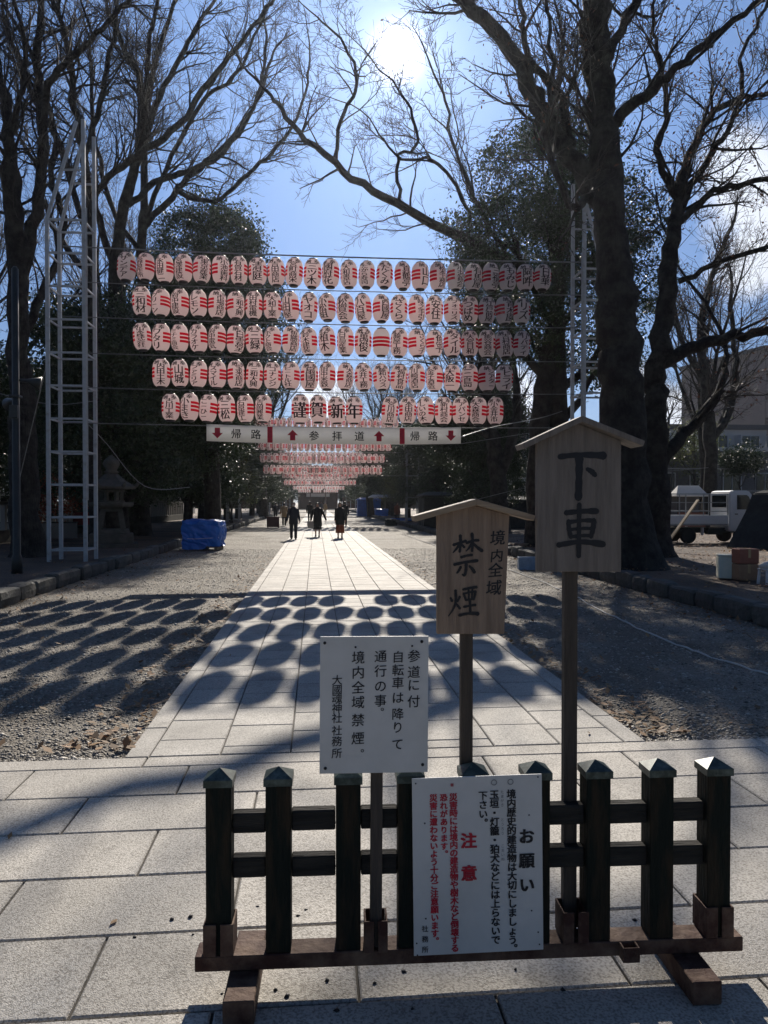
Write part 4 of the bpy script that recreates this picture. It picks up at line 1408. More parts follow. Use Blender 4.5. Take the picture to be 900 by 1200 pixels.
# --- wooden signs with little gabled roofs
def roofed_sign(name, label, s_post, y, board_px, top_py, bot_py, roof_px, apex_px, apex_py, eave_l, eave_r, tilt, wood, roofm, post_w, lower_in=0.0):
    cx = (board_px[0] + board_px[1]) / 2
    s0, s1 = fence_s(board_px[0], y, (top_py + bot_py) / 2), fence_s(board_px[1], y, (top_py + bot_py) / 2)
    zt, zb = fence_z(cx, top_py, y), fence_z(cx, bot_py, y)
    sc_ = (s0 + s1) / 2
    kk = px_of(sc_, y, (zt + zb) / 2)
    z0 = 0.160
    t = thing(name, label, 'sign')
    t.matrix_world = fence_matrix(s_post, y + 0.03, z0)

    def loc(px, py):
        return (fence_s(px, y, py) - s_post, fence_z(px, py, y) - z0)
    bl, br = loc(board_px[0], bot_py), loc(board_px[1] - lower_in, bot_py)
    def roof_y(px, e):
        return (apex_py + 4) + (e[1] - apex_py - 4) * (px - apex_px) / (e[0] - apex_px)
    tl, tr_ = loc(board_px[0], roof_y(board_px[0], eave_l) + 0.3), loc(board_px[1], roof_y(board_px[1], eave_r) + 0.3)
    ap = loc(apex_px, apex_py + 4.3)
    m = MB()
    m.prism([bl, br, tr_, ap, tl], 0.022, Matrix.Translation((0, -0.03, 0)))
    b = m.build('board', M[wood], t, bevel=0.002)
    # roof: two sloping planks
    for e, nm in ((eave_l, 'roof_plank'), (eave_r, 'roof_plank')):
        a = loc(apex_px, apex_py + 4); q = loc(*e)
        d = Vector((q[0] - a[0], 0, q[1] - a[1]))
        nrm = Vector((-d.z, 0, d.x)).normalized()
        if nrm.z < 0:
            nrm = -nrm
        th = 0.019
        p0 = Vector((a[0], 0, a[1])); p1 = p0 + d
        o_ = [(p0.x, p0.z), (p1.x, p1.z), (p1.x + nrm.x * th, p1.z + nrm.z * th), (p0.x + 0.0, p0.z + th * 1.12)]
        r_ = MB()
        r_.prism(o_, 0.105, Matrix.Translation((0, -0.072, 0)))
        r_.build(nm, M[roofm], t, bevel=0.0015)
    m = MB()
    ztop = loc(cx, bot_py - 40)[1]
    m.box((0.0, 0.012, ztop / 2), (post_w, 0.036, ztop))
    m.build('post', M['dark_post'], t, bevel=0.002)
    return t, loc, kk


YS = 0.05
t, loc, kk = roofed_sign('dismount_sign', 'tall grey wooden sign with a gabled top and two large brush characters', S_TALL, YS - 0.012, (629, 728), 505, 670, (610, 748), 678, 492, (611, 527), (748, 524), 0, 'grey_wood', 'grey_wood', 0.046)
m = MB()


def Z3(x, y, w_):
    a = loc(600 + x / 3, 450 + y / 3)
    return (a[0], a[1], w_ / 3 * kk)


brush(m, [[Z3(168, 256, 20), Z3(240, 249, 18), Z3(322, 252, 28)], [Z3(236, 262, 30), Z3(235, 330, 24), Z3(233, 400, 27)], [Z3(264, 299, 14), Z3(280, 308, 20), Z3(291, 320, 18)],
          [Z3(190, 453, 20), Z3(240, 448, 16), Z3(296, 447, 24)], [Z3(198, 482, 16), Z3(200, 510, 17), Z3(206, 538, 16)], [Z3(200, 486, 15), Z3(245, 480, 13), Z3(288, 480, 18)],
          [Z3(287, 482, 20), Z3(284, 510, 18), Z3(277, 537, 16)], [Z3(206, 512, 12), Z3(245, 508, 11), Z3(280, 508, 12)], [Z3(207, 537, 14), Z3(245, 533, 12), Z3(278, 533, 14)],
          [Z3(163, 566, 20), Z3(240, 555, 16), Z3(318, 563, 26)], [Z3(236, 424, 18), Z3(235, 510, 16), Z3(234, 605, 18)]], Matrix.Translation((0, -0.030, 0)))
m.build('writing', M['ink'], t, fix=False)

t, loc, kk = roofed_sign('no_smoking_sign', 'brown wooden no smoking sign with a pale gabled roof, tapering towards its foot', S_SMOKE, YS + 0.012, (512, 597), 590, 743, (484, 622), 556, 588, (485, 611), (622, 610), 0, 'sign_wood', 'roof_wood', 0.042, 6)
m = MB()


def Z4(x, y, w_):
    a = loc(500 + x / 4.443, 490 + y / 4.443)
    return (a[0], a[1], w_ / 4.443 * kk * 1.15)


brush(m, [[Z4(140, 660, 14), Z4(170, 650, 12), Z4(203, 640, 14)], [Z4(175, 612, 15), Z4(176, 650, 13), Z4(172, 695, 12)], [Z4(172, 655, 13), Z4(155, 680, 11), Z4(137, 700, 5)], [Z4(180, 655, 9), Z4(195, 672, 12)],
          [Z4(208, 650, 13), Z4(240, 638, 11), Z4(268, 636, 14)], [Z4(236, 602, 15), Z4(239, 645, 13), Z4(236, 692, 12)], [Z4(235, 650, 12), Z4(220, 675, 10), Z4(205, 692, 5)], [Z4(240, 648, 9), Z4(262, 672, 14), Z4(287, 690, 17)],
          [Z4(180, 724, 13), Z4(208, 716, 11), Z4(235, 712, 13)], [Z4(145, 762, 15), Z4(200, 750, 12), Z4(262, 742, 16)], [Z4(205, 752, 15), Z4(204, 790, 14), Z4(196, 818, 13), Z4(184, 812, 5)], [Z4(177, 774, 12), Z4(168, 792, 12), Z4(157, 806, 8)], [Z4(222, 770, 10), Z4(238, 786, 15), Z4(247, 802, 16)]], Matrix.Translation((0, -0.030, 0)))
brush(m, [[Z4(124, 936, 10), Z4(132, 952, 13)], [Z4(172, 930, 12), Z4(160, 955, 8)], [Z4(150, 897, 13), Z4(152, 945, 12), Z4(140, 990, 10), Z4(113, 1030, 5)], [Z4(154, 966, 9), Z4(172, 990, 13)],
          [Z4(190, 892, 12), Z4(225, 884, 11), Z4(258, 880, 15)], [Z4(192, 912, 11), Z4(198, 930, 11), Z4(204, 948, 10)], [Z4(194, 914, 10), Z4(225, 906, 9), Z4(254, 903, 13)], [Z4(253, 905, 13), Z4(249, 925, 12), Z4(243, 944, 10)],
          [Z4(216, 888, 9), Z4(219, 915, 9), Z4(218, 938, 8)], [Z4(238, 886, 9), Z4(236, 912, 9), Z4(234, 938, 8)], [Z4(204, 947, 10), Z4(225, 943, 9), Z4(246, 941, 11)],
          [Z4(194, 982, 12), Z4(225, 976, 10), Z4(252, 972, 13)], [Z4(224, 946, 13), Z4(226, 985, 12), Z4(226, 1016, 12)], [Z4(170, 1026, 14), Z4(215, 1017, 12), Z4(266, 1018, 18)]], Matrix.Translation((0, -0.0302, 0)))
for ch, xx, yy, sz in (('境', 370, 622, 82), ('内', 365, 715, 72), ('全', 358, 790, 80), ('域', 350, 882, 84)):
    a = loc(500 + xx / 4.443, 490 + yy / 4.443)
    put_char(m, ch, a[0], a[1], sz / 4.443 * kk, Matrix.Translation((0, -0.0302, 0)), off=0.022, slant=0.16, rot=0.08)
m.build('writing', M['ink'], t, fix=False)

# ------------------------------------------------------------------ lantern gates
GATE_D = 18.7
GCX = 0.52
PITCH_X = 0.4535
CABLE_H = [7.86, 7.01, 6.165, 5.29, 4.45, 3.585]
SAG = 0.06
ORD = ('first second third fourth fifth sixth seventh eighth ninth tenth eleventh twelfth thirteenth fourteenth fifteenth sixteenth seventeenth eighteenth nineteenth twentieth '
       'twenty-first twenty-second twenty-third twenty-fourth').split()
ROWN = ['top', 'second', 'middle', 'fourth', 'lowest']
GATEN = ['first', 'second', 'third']
ROWS = [
    (0, 'サンデア|長野製作所|永田健二|宮澤建設|東京産業|小池歯科|有賀石材|清庭|吉田商店|宮町商栄|三ツ木|國府花|大和書店|たから寿司|たくみ|真鶴亭|山口|松本工務店|小沢商会|有馬屋|三福亭|もみじ|阿吽|日華', 'BRRRLLBBBBBRRRBLLLLLLBBB'),
    (1, '三和材|グリーン|府中建設|レモン|市場商店|三和大興|田村電機|大和工業|山田屋|ヤオコ|小松組|松賀会|八百屋|西國屋|さくら|味之手引|安住|フォーリス|つばめ|江戸前屋|青木園|リズ', 'BRRRLLBBRBRRRLBLBBRBLB'),
    (1, '山本株式会社|ワタリ|ミナミ商会|カラオケ|府中電気|白雲堂|三緑|ホクト商会|魚勝商店|鈴木建装|植木|白鳥産業|萬俊|藤田工業|藤屋工務|さくら子|魚平|タイル|大宮日和|熊谷商会|吉村商店|リバティ', 'BRRRRLBRLRRRBFRLLBBBBB'),
    (2, '内田土木|山城|ファミリア|スマイル|宝来商店|三和大興|コナンジ|ビートル社|扇國屋|田中米穀|大森商店|永井工務|藤和ハウス|福村食品|川崎酒店|金子酒造|大阪一|三島|シアター|ヒライ', 'BBRRLBBRBRLBBBRRRRLB'),
    (3, '古川工業|小まき|こーひー|三松|石原建工|吉岡興業| |謹|賀|新|年| |宮川商店|本田商店|しいの木|新村商会|アバンセ|大森商会|小金井市', 'BRRBRR BBBB BBRBBRR'),
]
R_L, H_L = 0.215, 0.325        # half width and half height of the paper body


def lantern_r(z):
    t = max(-1.0, min(1.0, z / (H_L + 0.03)))
    return R_L * (1 - abs(t) ** 3.2) ** (1 / 2.4)


def fine_glyph(ch, off, cell):
    key = (ch, off, 'fine', round(cell, 3))
    if key in _glyphs:
        return _glyphs[key]
    V, F = glyph(ch)
    bm = bmesh.new()
    vv = [bm.verts.new((x, y, 0)) for x, y in V]
    for f in F:
        try:
            bm.faces.new([vv[i] for i in f])
        except ValueError:
            pass
    for it in range(4):
        es = [e for e in bm.edges if e.calc_length() > cell]
        if not es:
            break
        bmesh.ops.subdivide_edges(bm, edges=es, cuts=1)
        bmesh.ops.triangulate(bm, faces=[f for f in bm.faces if len(f.verts) > 4])
    bm.verts.index_update()
    out = ([(v.co.x, v.co.y) for v in bm.verts], [tuple(v.index for v in f.verts) for f in bm.faces])
    bm.free()
    _glyphs[key] = out
    return out


def lantern_char(mb, ch, a0, zc, sx, sz, off):
    V, F = fine_glyph(ch, off, 0.22)
    b = off * 0.6
    for q, (ox, oy) in enumerate(((-b, 0), (b, 0))):
        vs_ = []
        for x, y in V:
            z = zc + (y + oy - 0.385) * sz
            r = lantern_r(z) + 0.004 + q * 0.0004
            a = a0 + (x + ox - 0.5) * sx / max(r, 0.1)
            vs_.append((math.sin(a) * r, -math.cos(a) * r, z))
        mb.add(vs_, F)


# shared shapes of a lantern; the origin is the middle of the paper body
lb = MB()
prof = [(lantern_r(z), z) for z in np.linspace(-H_L, H_L, 23)]
lb.lathe(prof, 28)
paper_o = lb.build('paper_shade', M['paper'])
paper_me = paper_o.data
bpy.data.objects.remove(paper_o)
cp = MB()
cp.lathe([(0.100, -0.012), (0.112, 0.0), (0.112, 0.022), (0.100, 0.034)], 20)
cap_o = cp.build('cap', M['black']); cap_me = cap_o.data
bpy.data.objects.remove(cap_o)
hk = MB()
hk.tube([(0, 0, H_L + 0.03), (0.012, 0, H_L + 0.075), (-0.004, 0, H_L + 0.10)], 0.006, 5)
hk.tube([(-0.07, 0, H_L + 0.03), (0, 0, H_L + 0.072), (0.07, 0, H_L + 0.03)], 0.004, 4)
hook_o = hk.build('hook', M['cable']); hook_me = hook_o.data
bpy.data.objects.remove(hook_o)
writing_cache = {}


def part(me, name, parent, loc=(0, 0, 0)):
    o = bpy.data.objects.new(name, me)
    COL.objects.link(o)
    o.parent = parent
    o.location = loc
    return o


def writing_mesh(text, tops=True):
    mb = MB()
    n = len(text)
    if text in '謹賀新年':
        lantern_char(mb, text, 0, -0.03, 0.36, 0.42, 0.055)
    else:
        size = min(0.235, 0.52 / n)
        wid = 0.26 if n <= 3 else 0.215
        for i, ch in enumerate(text):
            lantern_char(mb, ch, 0, 0.15 + 0.02 - size * 0.5 - i * (0.50 / n if n > 2 else 0.23) + (0.03 if n <= 2 else 0.04), wid if ch != 'ー' else wid * 0.8, size * 1.12, 0.036)
    for a, ch in ((-0.42, '納'), (0.42, '奉')):
        lantern_char(mb, ch, a * 1.35, 0.242, 0.15, 0.125, 0.07)
    o = mb.build('writing', M['ink'], fix=False)
    me = o.data
    bpy.data.objects.remove(o)
    return me


def cable_z(g, row, t):
    return CABLE_H[row] - SAG * (1 - (2 * t - 1) ** 2)


far = MB()      # lanterns of the farthest gates, a red and white mass
far_caps = MB()
NG = 6
TX0, TX1 = -6.0, 7.05
gate_Y = [GATE_D + 35.3 * i for i in range(NG)]
first_rows = {}
LR = random.Random(4)
SIDE = {'R': 'red stripes right of its writing', 'L': 'red stripes left of its writing', 'B': 'striped both sides', 'F': 'no writing showing, only stripes'}
far_list = []
for gi, GY in enumerate(gate_Y):
    for ri, (skip, texts, yaws) in enumerate(ROWS):
        texts = texts.split('|')
        nfull = len(texts)
        xs = [GCX + (i - (nfull - 1) / 2) * PITCH_X + (0.09 if ri == 0 else 0.0) for i in range(nfull)]
        count = 0
        for i, (tx, x) in enumerate(zip(texts, xs)):
            if tx == ' ':
                continue
            count += 1
            tt = (x - TX0) / (TX1 - TX0)
            z = cable_z(gi, ri, tt) - H_L - 0.105 + LR.uniform(-0.012, 0.012)
            yw = yaws[i]
            yaw = {'R': -0.50, 'L': 0.50, 'B': 0.0, 'F': 3.0, ' ': 0}[yw] + LR.uniform(-0.14, 0.14)
            loc_ = (x + LR.uniform(-0.006, 0.006), GY, z)
            if gi < 2 or (gi == 2 and ri >= 2):
                label = f'striped paper lantern, {ORD[count - 1]} from the stone lantern side, {ROWN[ri]} row, {GATEN[gi]} gate'
                if tx in '謹賀新年':
                    label = f'lantern with one huge black character {tx}, lowest row, {GATEN[gi]} gate'
                if tx == '萬俊':
                    label = f'striped lantern with two bold characters, {ORD[count - 1]} from the stone lantern side, {ROWN[ri]} row, {GATEN[gi]} gate'
                t = thing('paper_lantern', label, 'lantern', loc_, yaw, 'striped paper lanterns of the gates')
                t.rotation_euler = (LR.uniform(-0.07, 0.07), LR.gauss(0, 0.035), yaw)
                t.scale = (LR.uniform(0.96, 1.03),) * 2 + (LR.uniform(0.95, 1.03),)
                part(paper_me, 'paper_shade', t)
                part(cap_me, 'cap', t, (0, 0, H_L - 0.004))
                part(cap_me, 'cap', t, (0, 0, -H_L - 0.022))
                part(hook_me, 'hook', t)
                if tx not in writing_cache:
                    writing_cache[tx] = writing_mesh(tx)
                part(writing_cache[tx], 'writing', t)
            else:
                far_list.append((loc_, yaw))
# the remaining far lanterns: one object with the same paper bodies
pv_ = np.array([v.co[:] for v in paper_me.vertices])
pf_ = [tuple(p.vertices) for p in paper_me.polygons]
# a lighter body for the far ones, with real stripe bands as geometry-free material zones
t = None
fm, N, L, P = new_mat('far_lantern_paper')
ge = N.new('ShaderNodeAttribute'); ge.attribute_name = 'local'
sp = N.new('ShaderNodeSeparateXYZ'); L.new(ge.outputs['Vector'], sp.inputs[0])
c1 = N.new('ShaderNodeMath'); c1.operation = 'ABSOLUTE'; L.new(sp.outputs[0], c1.inputs[0])
c2 = N.new('ShaderNodeMath'); c2.operation = 'GREATER_THAN'; L.new(c1.outputs[0], c2.inputs[0]); c2.inputs[1].default_value = 0.13
c3 = N.new('ShaderNodeMath'); c3.operation = 'ABSOLUTE'; L.new(sp.outputs[2], c3.inputs[0])
c4 = N.new('ShaderNodeMath'); c4.operation = 'LESS_THAN'; L.new(c3.outputs[0], c4.inputs[0]); c4.inputs[1].default_value = 0.085
c5 = N.new('ShaderNodeMath'); c5.operation = 'MULTIPLY'; L.new(c2.outputs[0], c5.inputs[0]); L.new(c4.outputs[0], c5.inputs[1])
mx = N.new('ShaderNodeMixRGB'); L.new(c5.outputs[0], mx.inputs[0]); mx.inputs[1].default_value = (0.92, 0.90, 0.89, 1); mx.inputs[2].default_value = (0.62, 0.02, 0.05, 1)
L.new(mx.outputs[0], P.inputs['Base Color'])
tr = N.new('ShaderNodeBsdfTranslucent'); L.new(mx.outputs[0], tr.inputs['Color'])
ms = N.new('ShaderNodeMixShader'); ms.inputs[0].default_value = 0.62
L.new(P.outputs[0], ms.inputs[1]); L.new(tr.outputs[0], ms.inputs[2])
L.new(ms.outputs[0], [n for n in N if n.type == 'OUTPUT_MATERIAL'][0].inputs[0])
lo = MB()
prof = [(lantern_r(z), z) for z in np.linspace(-H_L, H_L, 7)]
lo.lathe(prof, 10)
locs = []
for loc_, yaw in far_list:
    c, s = math.cos(yaw), math.sin(yaw)
    far.add([(x * c - y * s + loc_[0], x * s + y * c + loc_[1], z + loc_[2]) for x, y, z in lo.v], lo.f, True)
    locs.extend(lo.v)
fo = far.build('far_lanterns', fm, fix=False)
at_ = fo.data.attributes.new('local', 'FLOAT_VECTOR', 'POINT')
at_.data.foreach_set('vector', np.array(locs, np.float32).reshape(-1))
tag(fo, kind='stuff')

# --- cables of the gates
WHICH_ROW = ['top', 'second', 'third', 'fourth', 'fifth', 'lowest']
GATE6 = ['first', 'second', 'third', 'fourth', 'fifth', 'sixth']
for gi, GY in enumerate(gate_Y):
    for ri in range(6):
        m = MB()
        pts_ = []
        for k in range(17):
            t_ = k / 16
            pts_.append((TX0 - 0.1 + (TX1 - TX0 + 0.2) * t_, GY, cable_z(gi, ri, t_) if gi >= 0 else 0))
        m.tube(pts_, 0.017 if ri == 0 else 0.011, 6)
        tag(m.build('lantern_cable', M['cable'], fix=False), f'{WHICH_ROW[ri]} grey steel cable strung between the two towers of the {GATE6[gi]} lantern gate', 'cable', 'cables of the lantern gates')

# --- the cloth banner under the lowest row of the first gate
bx0, bx1 = at(242, 505, GATE_D - 0.03).x, at(540, 505, GATE_D - 0.03).x
bz1 = CABLE_H[5] - 0.07
bh = 19.5 * 18.6 / FPX
bt = thing('banner', 'long white cloth banner with red arrows hanging below the lanterns of the first gate', 'banner', ((bx0 + bx1) / 2, GATE_D - 0.03, bz1 - bh / 2))
m = MB()
W_ = bx1 - bx0
nx = 40
rows_ = []
vs_, fs_ = [], []
for j in range(2):
    for y in (0.0, 0.012):
        for i in range(nx + 1):
            pass
top_, bot_ = [], []


def bsag(x):
    return 0.05 * ((2 * x / W_) ** 2) - 0.02 * (x / W_)


V = []
for i in range(nx + 1):
    x = -W_ / 2 + W_ * i / nx
    yb = 0.008 * math.sin(i * 1.7)
    V += [(x, yb, bh / 2 + bsag(x)), (x, yb, -bh / 2 + bsag(x)), (x, yb + 0.01, bh / 2 + bsag(x)), (x, yb + 0.01, -bh / 2 + bsag(x))]
F = []
for i in range(nx):
    a, b = i * 4, i * 4 + 4
    F += [(a, a + 1, b + 1, b), (a + 3, a + 2, b + 2, b + 3), (a + 2, a, b, b + 2), (a + 1, a + 3, b + 3, b + 1)]
F += [(0, 2, 3, 1), (nx * 4, nx * 4 + 1, nx * 4 + 3, nx * 4 + 2)]
m.add(V, F, True)
m.build('cloth', M['banner'], bt, fix=False)


def bpx(px):
    return at(px, 505, GATE_D).x - (bx0 + bx1) / 2


m = MB()
for ch, px in (('帰', 277), ('路', 300), ('参', 368), ('拝', 395), ('道', 421), ('帰', 486), ('路', 507)):
    x = bpx(px)
    put_char(m, ch, x, bsag(x), 0.255, I4, off=0.02, depth=0.016)
m.build('writing', M['ink'], bt, fix=False)
for px in (316.5, 471):
    x = bpx(px)
    m = MB()
    m.add([(x - 0.065, -0.016, -bh / 2 + bsag(x) + 0.01), (x + 0.065, -0.016, -bh / 2 + bsag(x) + 0.01), (x + 0.065, -0.016, bh / 2 + bsag(x) - 0.01), (x - 0.065, -0.016, bh / 2 + bsag(x) - 0.01)], [(0, 1, 2, 3)])
    m.build('red_block', M['red_ink'], bt, fix=False)
for px, sgn in ((255, -1), (343, 1), (444, 1), (528, -1)):
    x = bpx(px)
    z = bsag(x)
    m = MB()
    pts_ = [(-0.065, -0.13), (0.065, -0.13), (0.065, 0.0), (0.135, 0.0), (0.0, 0.135), (-0.135, 0.0), (-0.065, 0.0)]
    m.add([(x + a, -0.016, z + b * sgn) for a, b in pts_], [tuple(range(7))])
    m.build('arrow_mark', M['red_ink'], bt, fix=False)


# --- white lattice towers of the gates
def tower(label, x, y, side, H=8.3, w=0.86, extra=2.4, group='white lattice towers of the lantern gates'):
    """four legged ladder tower; its outer legs lean in above H to the top"""
    t = thing('lattice_tower', label, 'tower', (x, y, BED), 0, group)
    hw = w / 2
    r = 0.045
    for sx in (-1, 1):
        for sy in (-1, 1):
            m = MB()
            outer = (sx == side)
            if outer:
                m.bar((sx * hw, sy * hw, 0), (sx * hw, sy * hw, H), 0.085, 0.085, (0, 1, 0))
                m.bar((sx * hw, sy * hw, H), (-sx * hw * 0.55, sy * hw * 0.75, H + extra), 0.07, 0.07, (0, 1, 0))
            else:
                m.bar((sx * hw, sy * hw, 0), (sx * hw, sy * hw, H + extra), 0.085, 0.085, (0, 1, 0))
            m.build('leg', M['steel_white'], t, bevel=0.004)
    z = 0.28
    while z < H + 0.05:
        m = MB()
        for sy in (-1, 1):
            m.bar((-hw, sy * hw, z), (hw, sy * hw, z), 0.045, 0.045)
        for sx in (-1, 1):
            m.bar((sx * hw, -hw, z), (sx * hw, hw, z), 0.04, 0.04)
        m.build('rung', M['steel_white'], t)
        z += 0.80
    m = MB()
    for sy in (-1, 1):
        m.bar((side * hw * 0.25, sy * hw * 0.87, H + extra * 0.5), (-side * hw, sy * hw, H + extra * 0.5), 0.04, 0.04)
    m.build('brace', M['steel_white'], t)
    m = MB()
    m.box((-side * (hw + 0.004), -hw + 0.035, H * 0.5 + 0.9), (0.12, 0.025, H - 1.2))
    m.build('cover_strip', M['steel_white'], t, bevel=0.003)
    return t


ta = tower('white lattice tower standing between the dark lamp pole and the stone lantern', at(80, 600, GATE_D).x, GATE_D + 0.35, -1)
tb = tower('white lattice tower half hidden behind the massive bare trunk', at(681, 600, GATE_D).x + 0.46, GATE_D + 0.35, 1, H=7.6)
for gi in range(1, 5):
    g_ = GATE6[gi]
    dup(ta, (TX0 + 0.05, gate_Y[gi] + 0.35, BED - 0.1), None, f'distant white lattice tower on the maroon box side of the {g_} lantern gate')
    dup(tb, (TX1 + 0.05, gate_Y[gi] + 0.35, BED - 0.1), None, f'distant white lattice tower on the covered stall side of the {g_} lantern gate')

# ------------------------------------------------------------------ people


def skin_mesh(name, chains, material, parent, sub=1):
    """chains: lists of (Vector, radius); the first vertex of every later chain joins the nearest vertex already there"""
    V, Rd, Ed = [], [], []
    for ci, ch in enumerate(chains):
        prev = None
        for j, (p, r) in enumerate(ch):
            p = Vector(p)
            if j == 0 and ci > 0:
                i = min(range(len(V)), key=lambda q: (V[q] - p).length)
                prev = i
                continue
            V.append(p); Rd.append(r)
            if prev is not None:
                Ed.append((prev, len(V) - 1))
            prev = len(V) - 1
    me = bpy.data.meshes.new(name)
    me.from_pydata([tuple(v) for v in V], Ed, [])
    o = bpy.data.objects.new(name, me)
    COL.objects.link(o)
    o.modifiers.new('skin', 'SKIN')
    sv = me.skin_vertices[0].data
    for i, r in enumerate(Rd):
        sv[i].radius = (r, r) if not hasattr(r, '__len__') else r
        sv[i].use_root = (i == 0)
    sm = o.modifiers.new('sub', 'SUBSURF')
    sm.levels = sub
    dg = bpy.context.evaluated_depsgraph_get()
    m2 = bpy.data.meshes.new_from_object(o.evaluated_get(dg))
    m2.name = name
    for p in m2.polygons:
        p.use_smooth = True
    bpy.data.objects.remove(o)
    m2.materials.clear()
    m2.materials.append(material)
    o2 = bpy.data.objects.new(name, m2)
    COL.objects.link(o2)
    o2.parent = parent
    return o2


def ell(cx, cy, z, rx, ry, n=16):
    return [(cx + rx * math.cos(2 * math.pi * k / n), cy + ry * math.sin(2 * math.pi * k / n), z) for k in range(n)]


def person(label, loc, rz=0.0, H=1.6, top='cloth_navy', bottom='trousers', bottom_mat='cloth_navy', hair='hair_black', hairstyle='short', coat_len=0.52, stride=0.14, arm_out=(0.10, 0.10), arm_swing=(-0.08, 0.08),
           mask=False, group='people walking on the stone path', legs_bare=False):
    """a standing or walking figure facing -y, feet on z = 0"""
    t = thing('person', label, 'person', loc, rz, group)
    k = H / 1.70
    body = []
    hip, sh = 0.90 * k, 1.38 * k
    sw = 0.17 * k
    body.append([((0, 0, hip), 0.125 * k), ((0, 0.005, 1.06 * k), 0.115 * k), ((0, 0.0, 1.22 * k), 0.13 * k), ((0, 0.01, 1.37 * k), 0.10 * k), ((0, 0.0, 1.45 * k), 0.052 * k), ((0, -0.012, 1.51 * k), 0.062 * k),
                 ((0, -0.012, 1.57 * k), 0.088 * k), ((0, -0.008, 1.63 * k), 0.084 * k), ((0, -0.005, 1.675 * k), 0.05 * k)])
    legs = []
    for s, f in ((-1, 1), (1, -1)):
        y = f * stride
        kn = Vector((s * 0.095 * k, y * 0.45 - 0.03, 0.48 * k)); an = Vector((s * 0.09 * k, y, 0.085 * k))
        body.append([((0, 0, hip), 0.1), ((s * 0.09 * k, 0, 0.84 * k), 0.082 * k), (tuple(kn), 0.056 * k), ((kn.x, (kn.y + an.y) / 2 + 0.015, 0.29 * k), 0.05 * k), (tuple(an), 0.036 * k), ((an.x, an.y - 0.06, 0.045 * k), 0.036 * k), ((an.x, an.y - 0.16 * k, 0.03), 0.028 * k)])
        legs.append((Vector((s * 0.09 * k, 0, 0.86 * k)), kn, an))
    arms = []
    for s, ao, sg in ((-1, arm_out[0], arm_swing[0]), (1, arm_out[1], arm_swing[1])):
        a = Vector((s * sw, 0.01, sh)); e = Vector((s * (sw + ao * 0.6), sg * 0.4 + 0.03, sh - 0.29 * k)); w_ = Vector((s * (sw + ao), sg - 0.02, sh - 0.53 * k)); h_ = w_ + Vector((0, -0.015, -0.085 * k))
        body.append([((0, 0.01, 1.37 * k), 0.1), (tuple(a), 0.056 * k), (tuple(e), 0.042 * k), (tuple(w_), 0.028 * k), (tuple(h_), 0.034 * k)])
        for q in range(4):
            b = h_ + Vector((0, (q - 1.5) * 0.019 * k, -0.03 * k))
            L_ = (0.055, 0.066, 0.062, 0.048)[q] * k
            body.append([(tuple(h_), 0.03), (tuple(b), 0.0095), (tuple(b + Vector((-s * 0.006, -0.004, -L_ * 0.5))), 0.0085), (tuple(b + Vector((-s * 0.018, -0.008, -L_))), 0.007)])
        b = h_ + Vector((-s * 0.008, -0.033 * k, 0.01))
        body.append([(tuple(h_), 0.03), (tuple(b), 0.011), (tuple(b + Vector((-s * 0.006, -0.015, -0.045 * k))), 0.009)])
        arms.append((a, e, w_))
    body.append([((0, -0.012, 1.57 * k), 0.05), ((0, -0.094 * k, 1.565 * k), 0.012 * k), ((0, -0.112 * k, 1.553 * k), 0.010 * k)])
    bo = skin_mesh('body', body, M['skin'], t)
    # eyes and ears
    m = MB()
    for s in (-1, 1):
        m.lathe([(0.001, -0.009), (0.009, -0.004), (0.010, 0.0), (0.009, 0.004), (0.001, 0.009)], 8, (s * 0.032 * k, -0.088 * k, 1.592 * k))
    m.build('eyes', M['black'], t)
    m = MB(); m.box((0, -0.094 * k, 1.525 * k), (0.045 * k, 0.01, 0.008)); m.build('mouth', M['card_red'], t, bevel=0.002)
    # hair cap
    m = MB()
    rings = []
    for z, r, yo in ((1.515, 0.080, 0.034), (1.56, 0.096, 0.026), (1.61, 0.099, 0.016), (1.65, 0.088, 0.006), (1.685, 0.056, 0.0), (1.698, 0.015, 0.0)):
        rings.append(ell(0, yo * k, z * k, r * k * 0.94, r * k, 14))
    m.loft(rings)
    if hairstyle == 'bun':
        m.lathe([(0.005, -0.05), (0.04, -0.03), (0.05, 0), (0.04, 0.03), (0.005, 0.05)], 10, (0, 0.11 * k, 1.60 * k))
    elif hairstyle == 'long':
        m.loft([ell(0, 0.05 * k, 1.38 * k, 0.085 * k, 0.05 * k), ell(0, 0.05 * k, 1.48 * k, 0.10 * k, 0.07 * k), ell(0, 0.035 * k, 1.58 * k, 0.102 * k, 0.085 * k), ell(0, 0.02, 1.65 * k, 0.08 * k, 0.08 * k)])
    m.build('hair', M[hair], t)
    if mask:
        m = MB()
        m.loft([ell(0, -0.058 * k, 1.495 * k, 0.03 * k, 0.035 * k, 12), ell(0, -0.062 * k, 1.52 * k, 0.058 * k, 0.05 * k, 12), ell(0, -0.066 * k, 1.555 * k, 0.06 * k, 0.048 * k, 12), ell(0, -0.068 * k, 1.572 * k, 0.035 * k, 0.04 * k, 12)])
        m.build('mask', M['mask_white'], t)
    # coat with sleeves
    m = MB()
    zb = hip + 0.10 * k - coat_len * k * 0.6
    fl = 0.015 * max(0, coat_len - 0.45) / 0.2
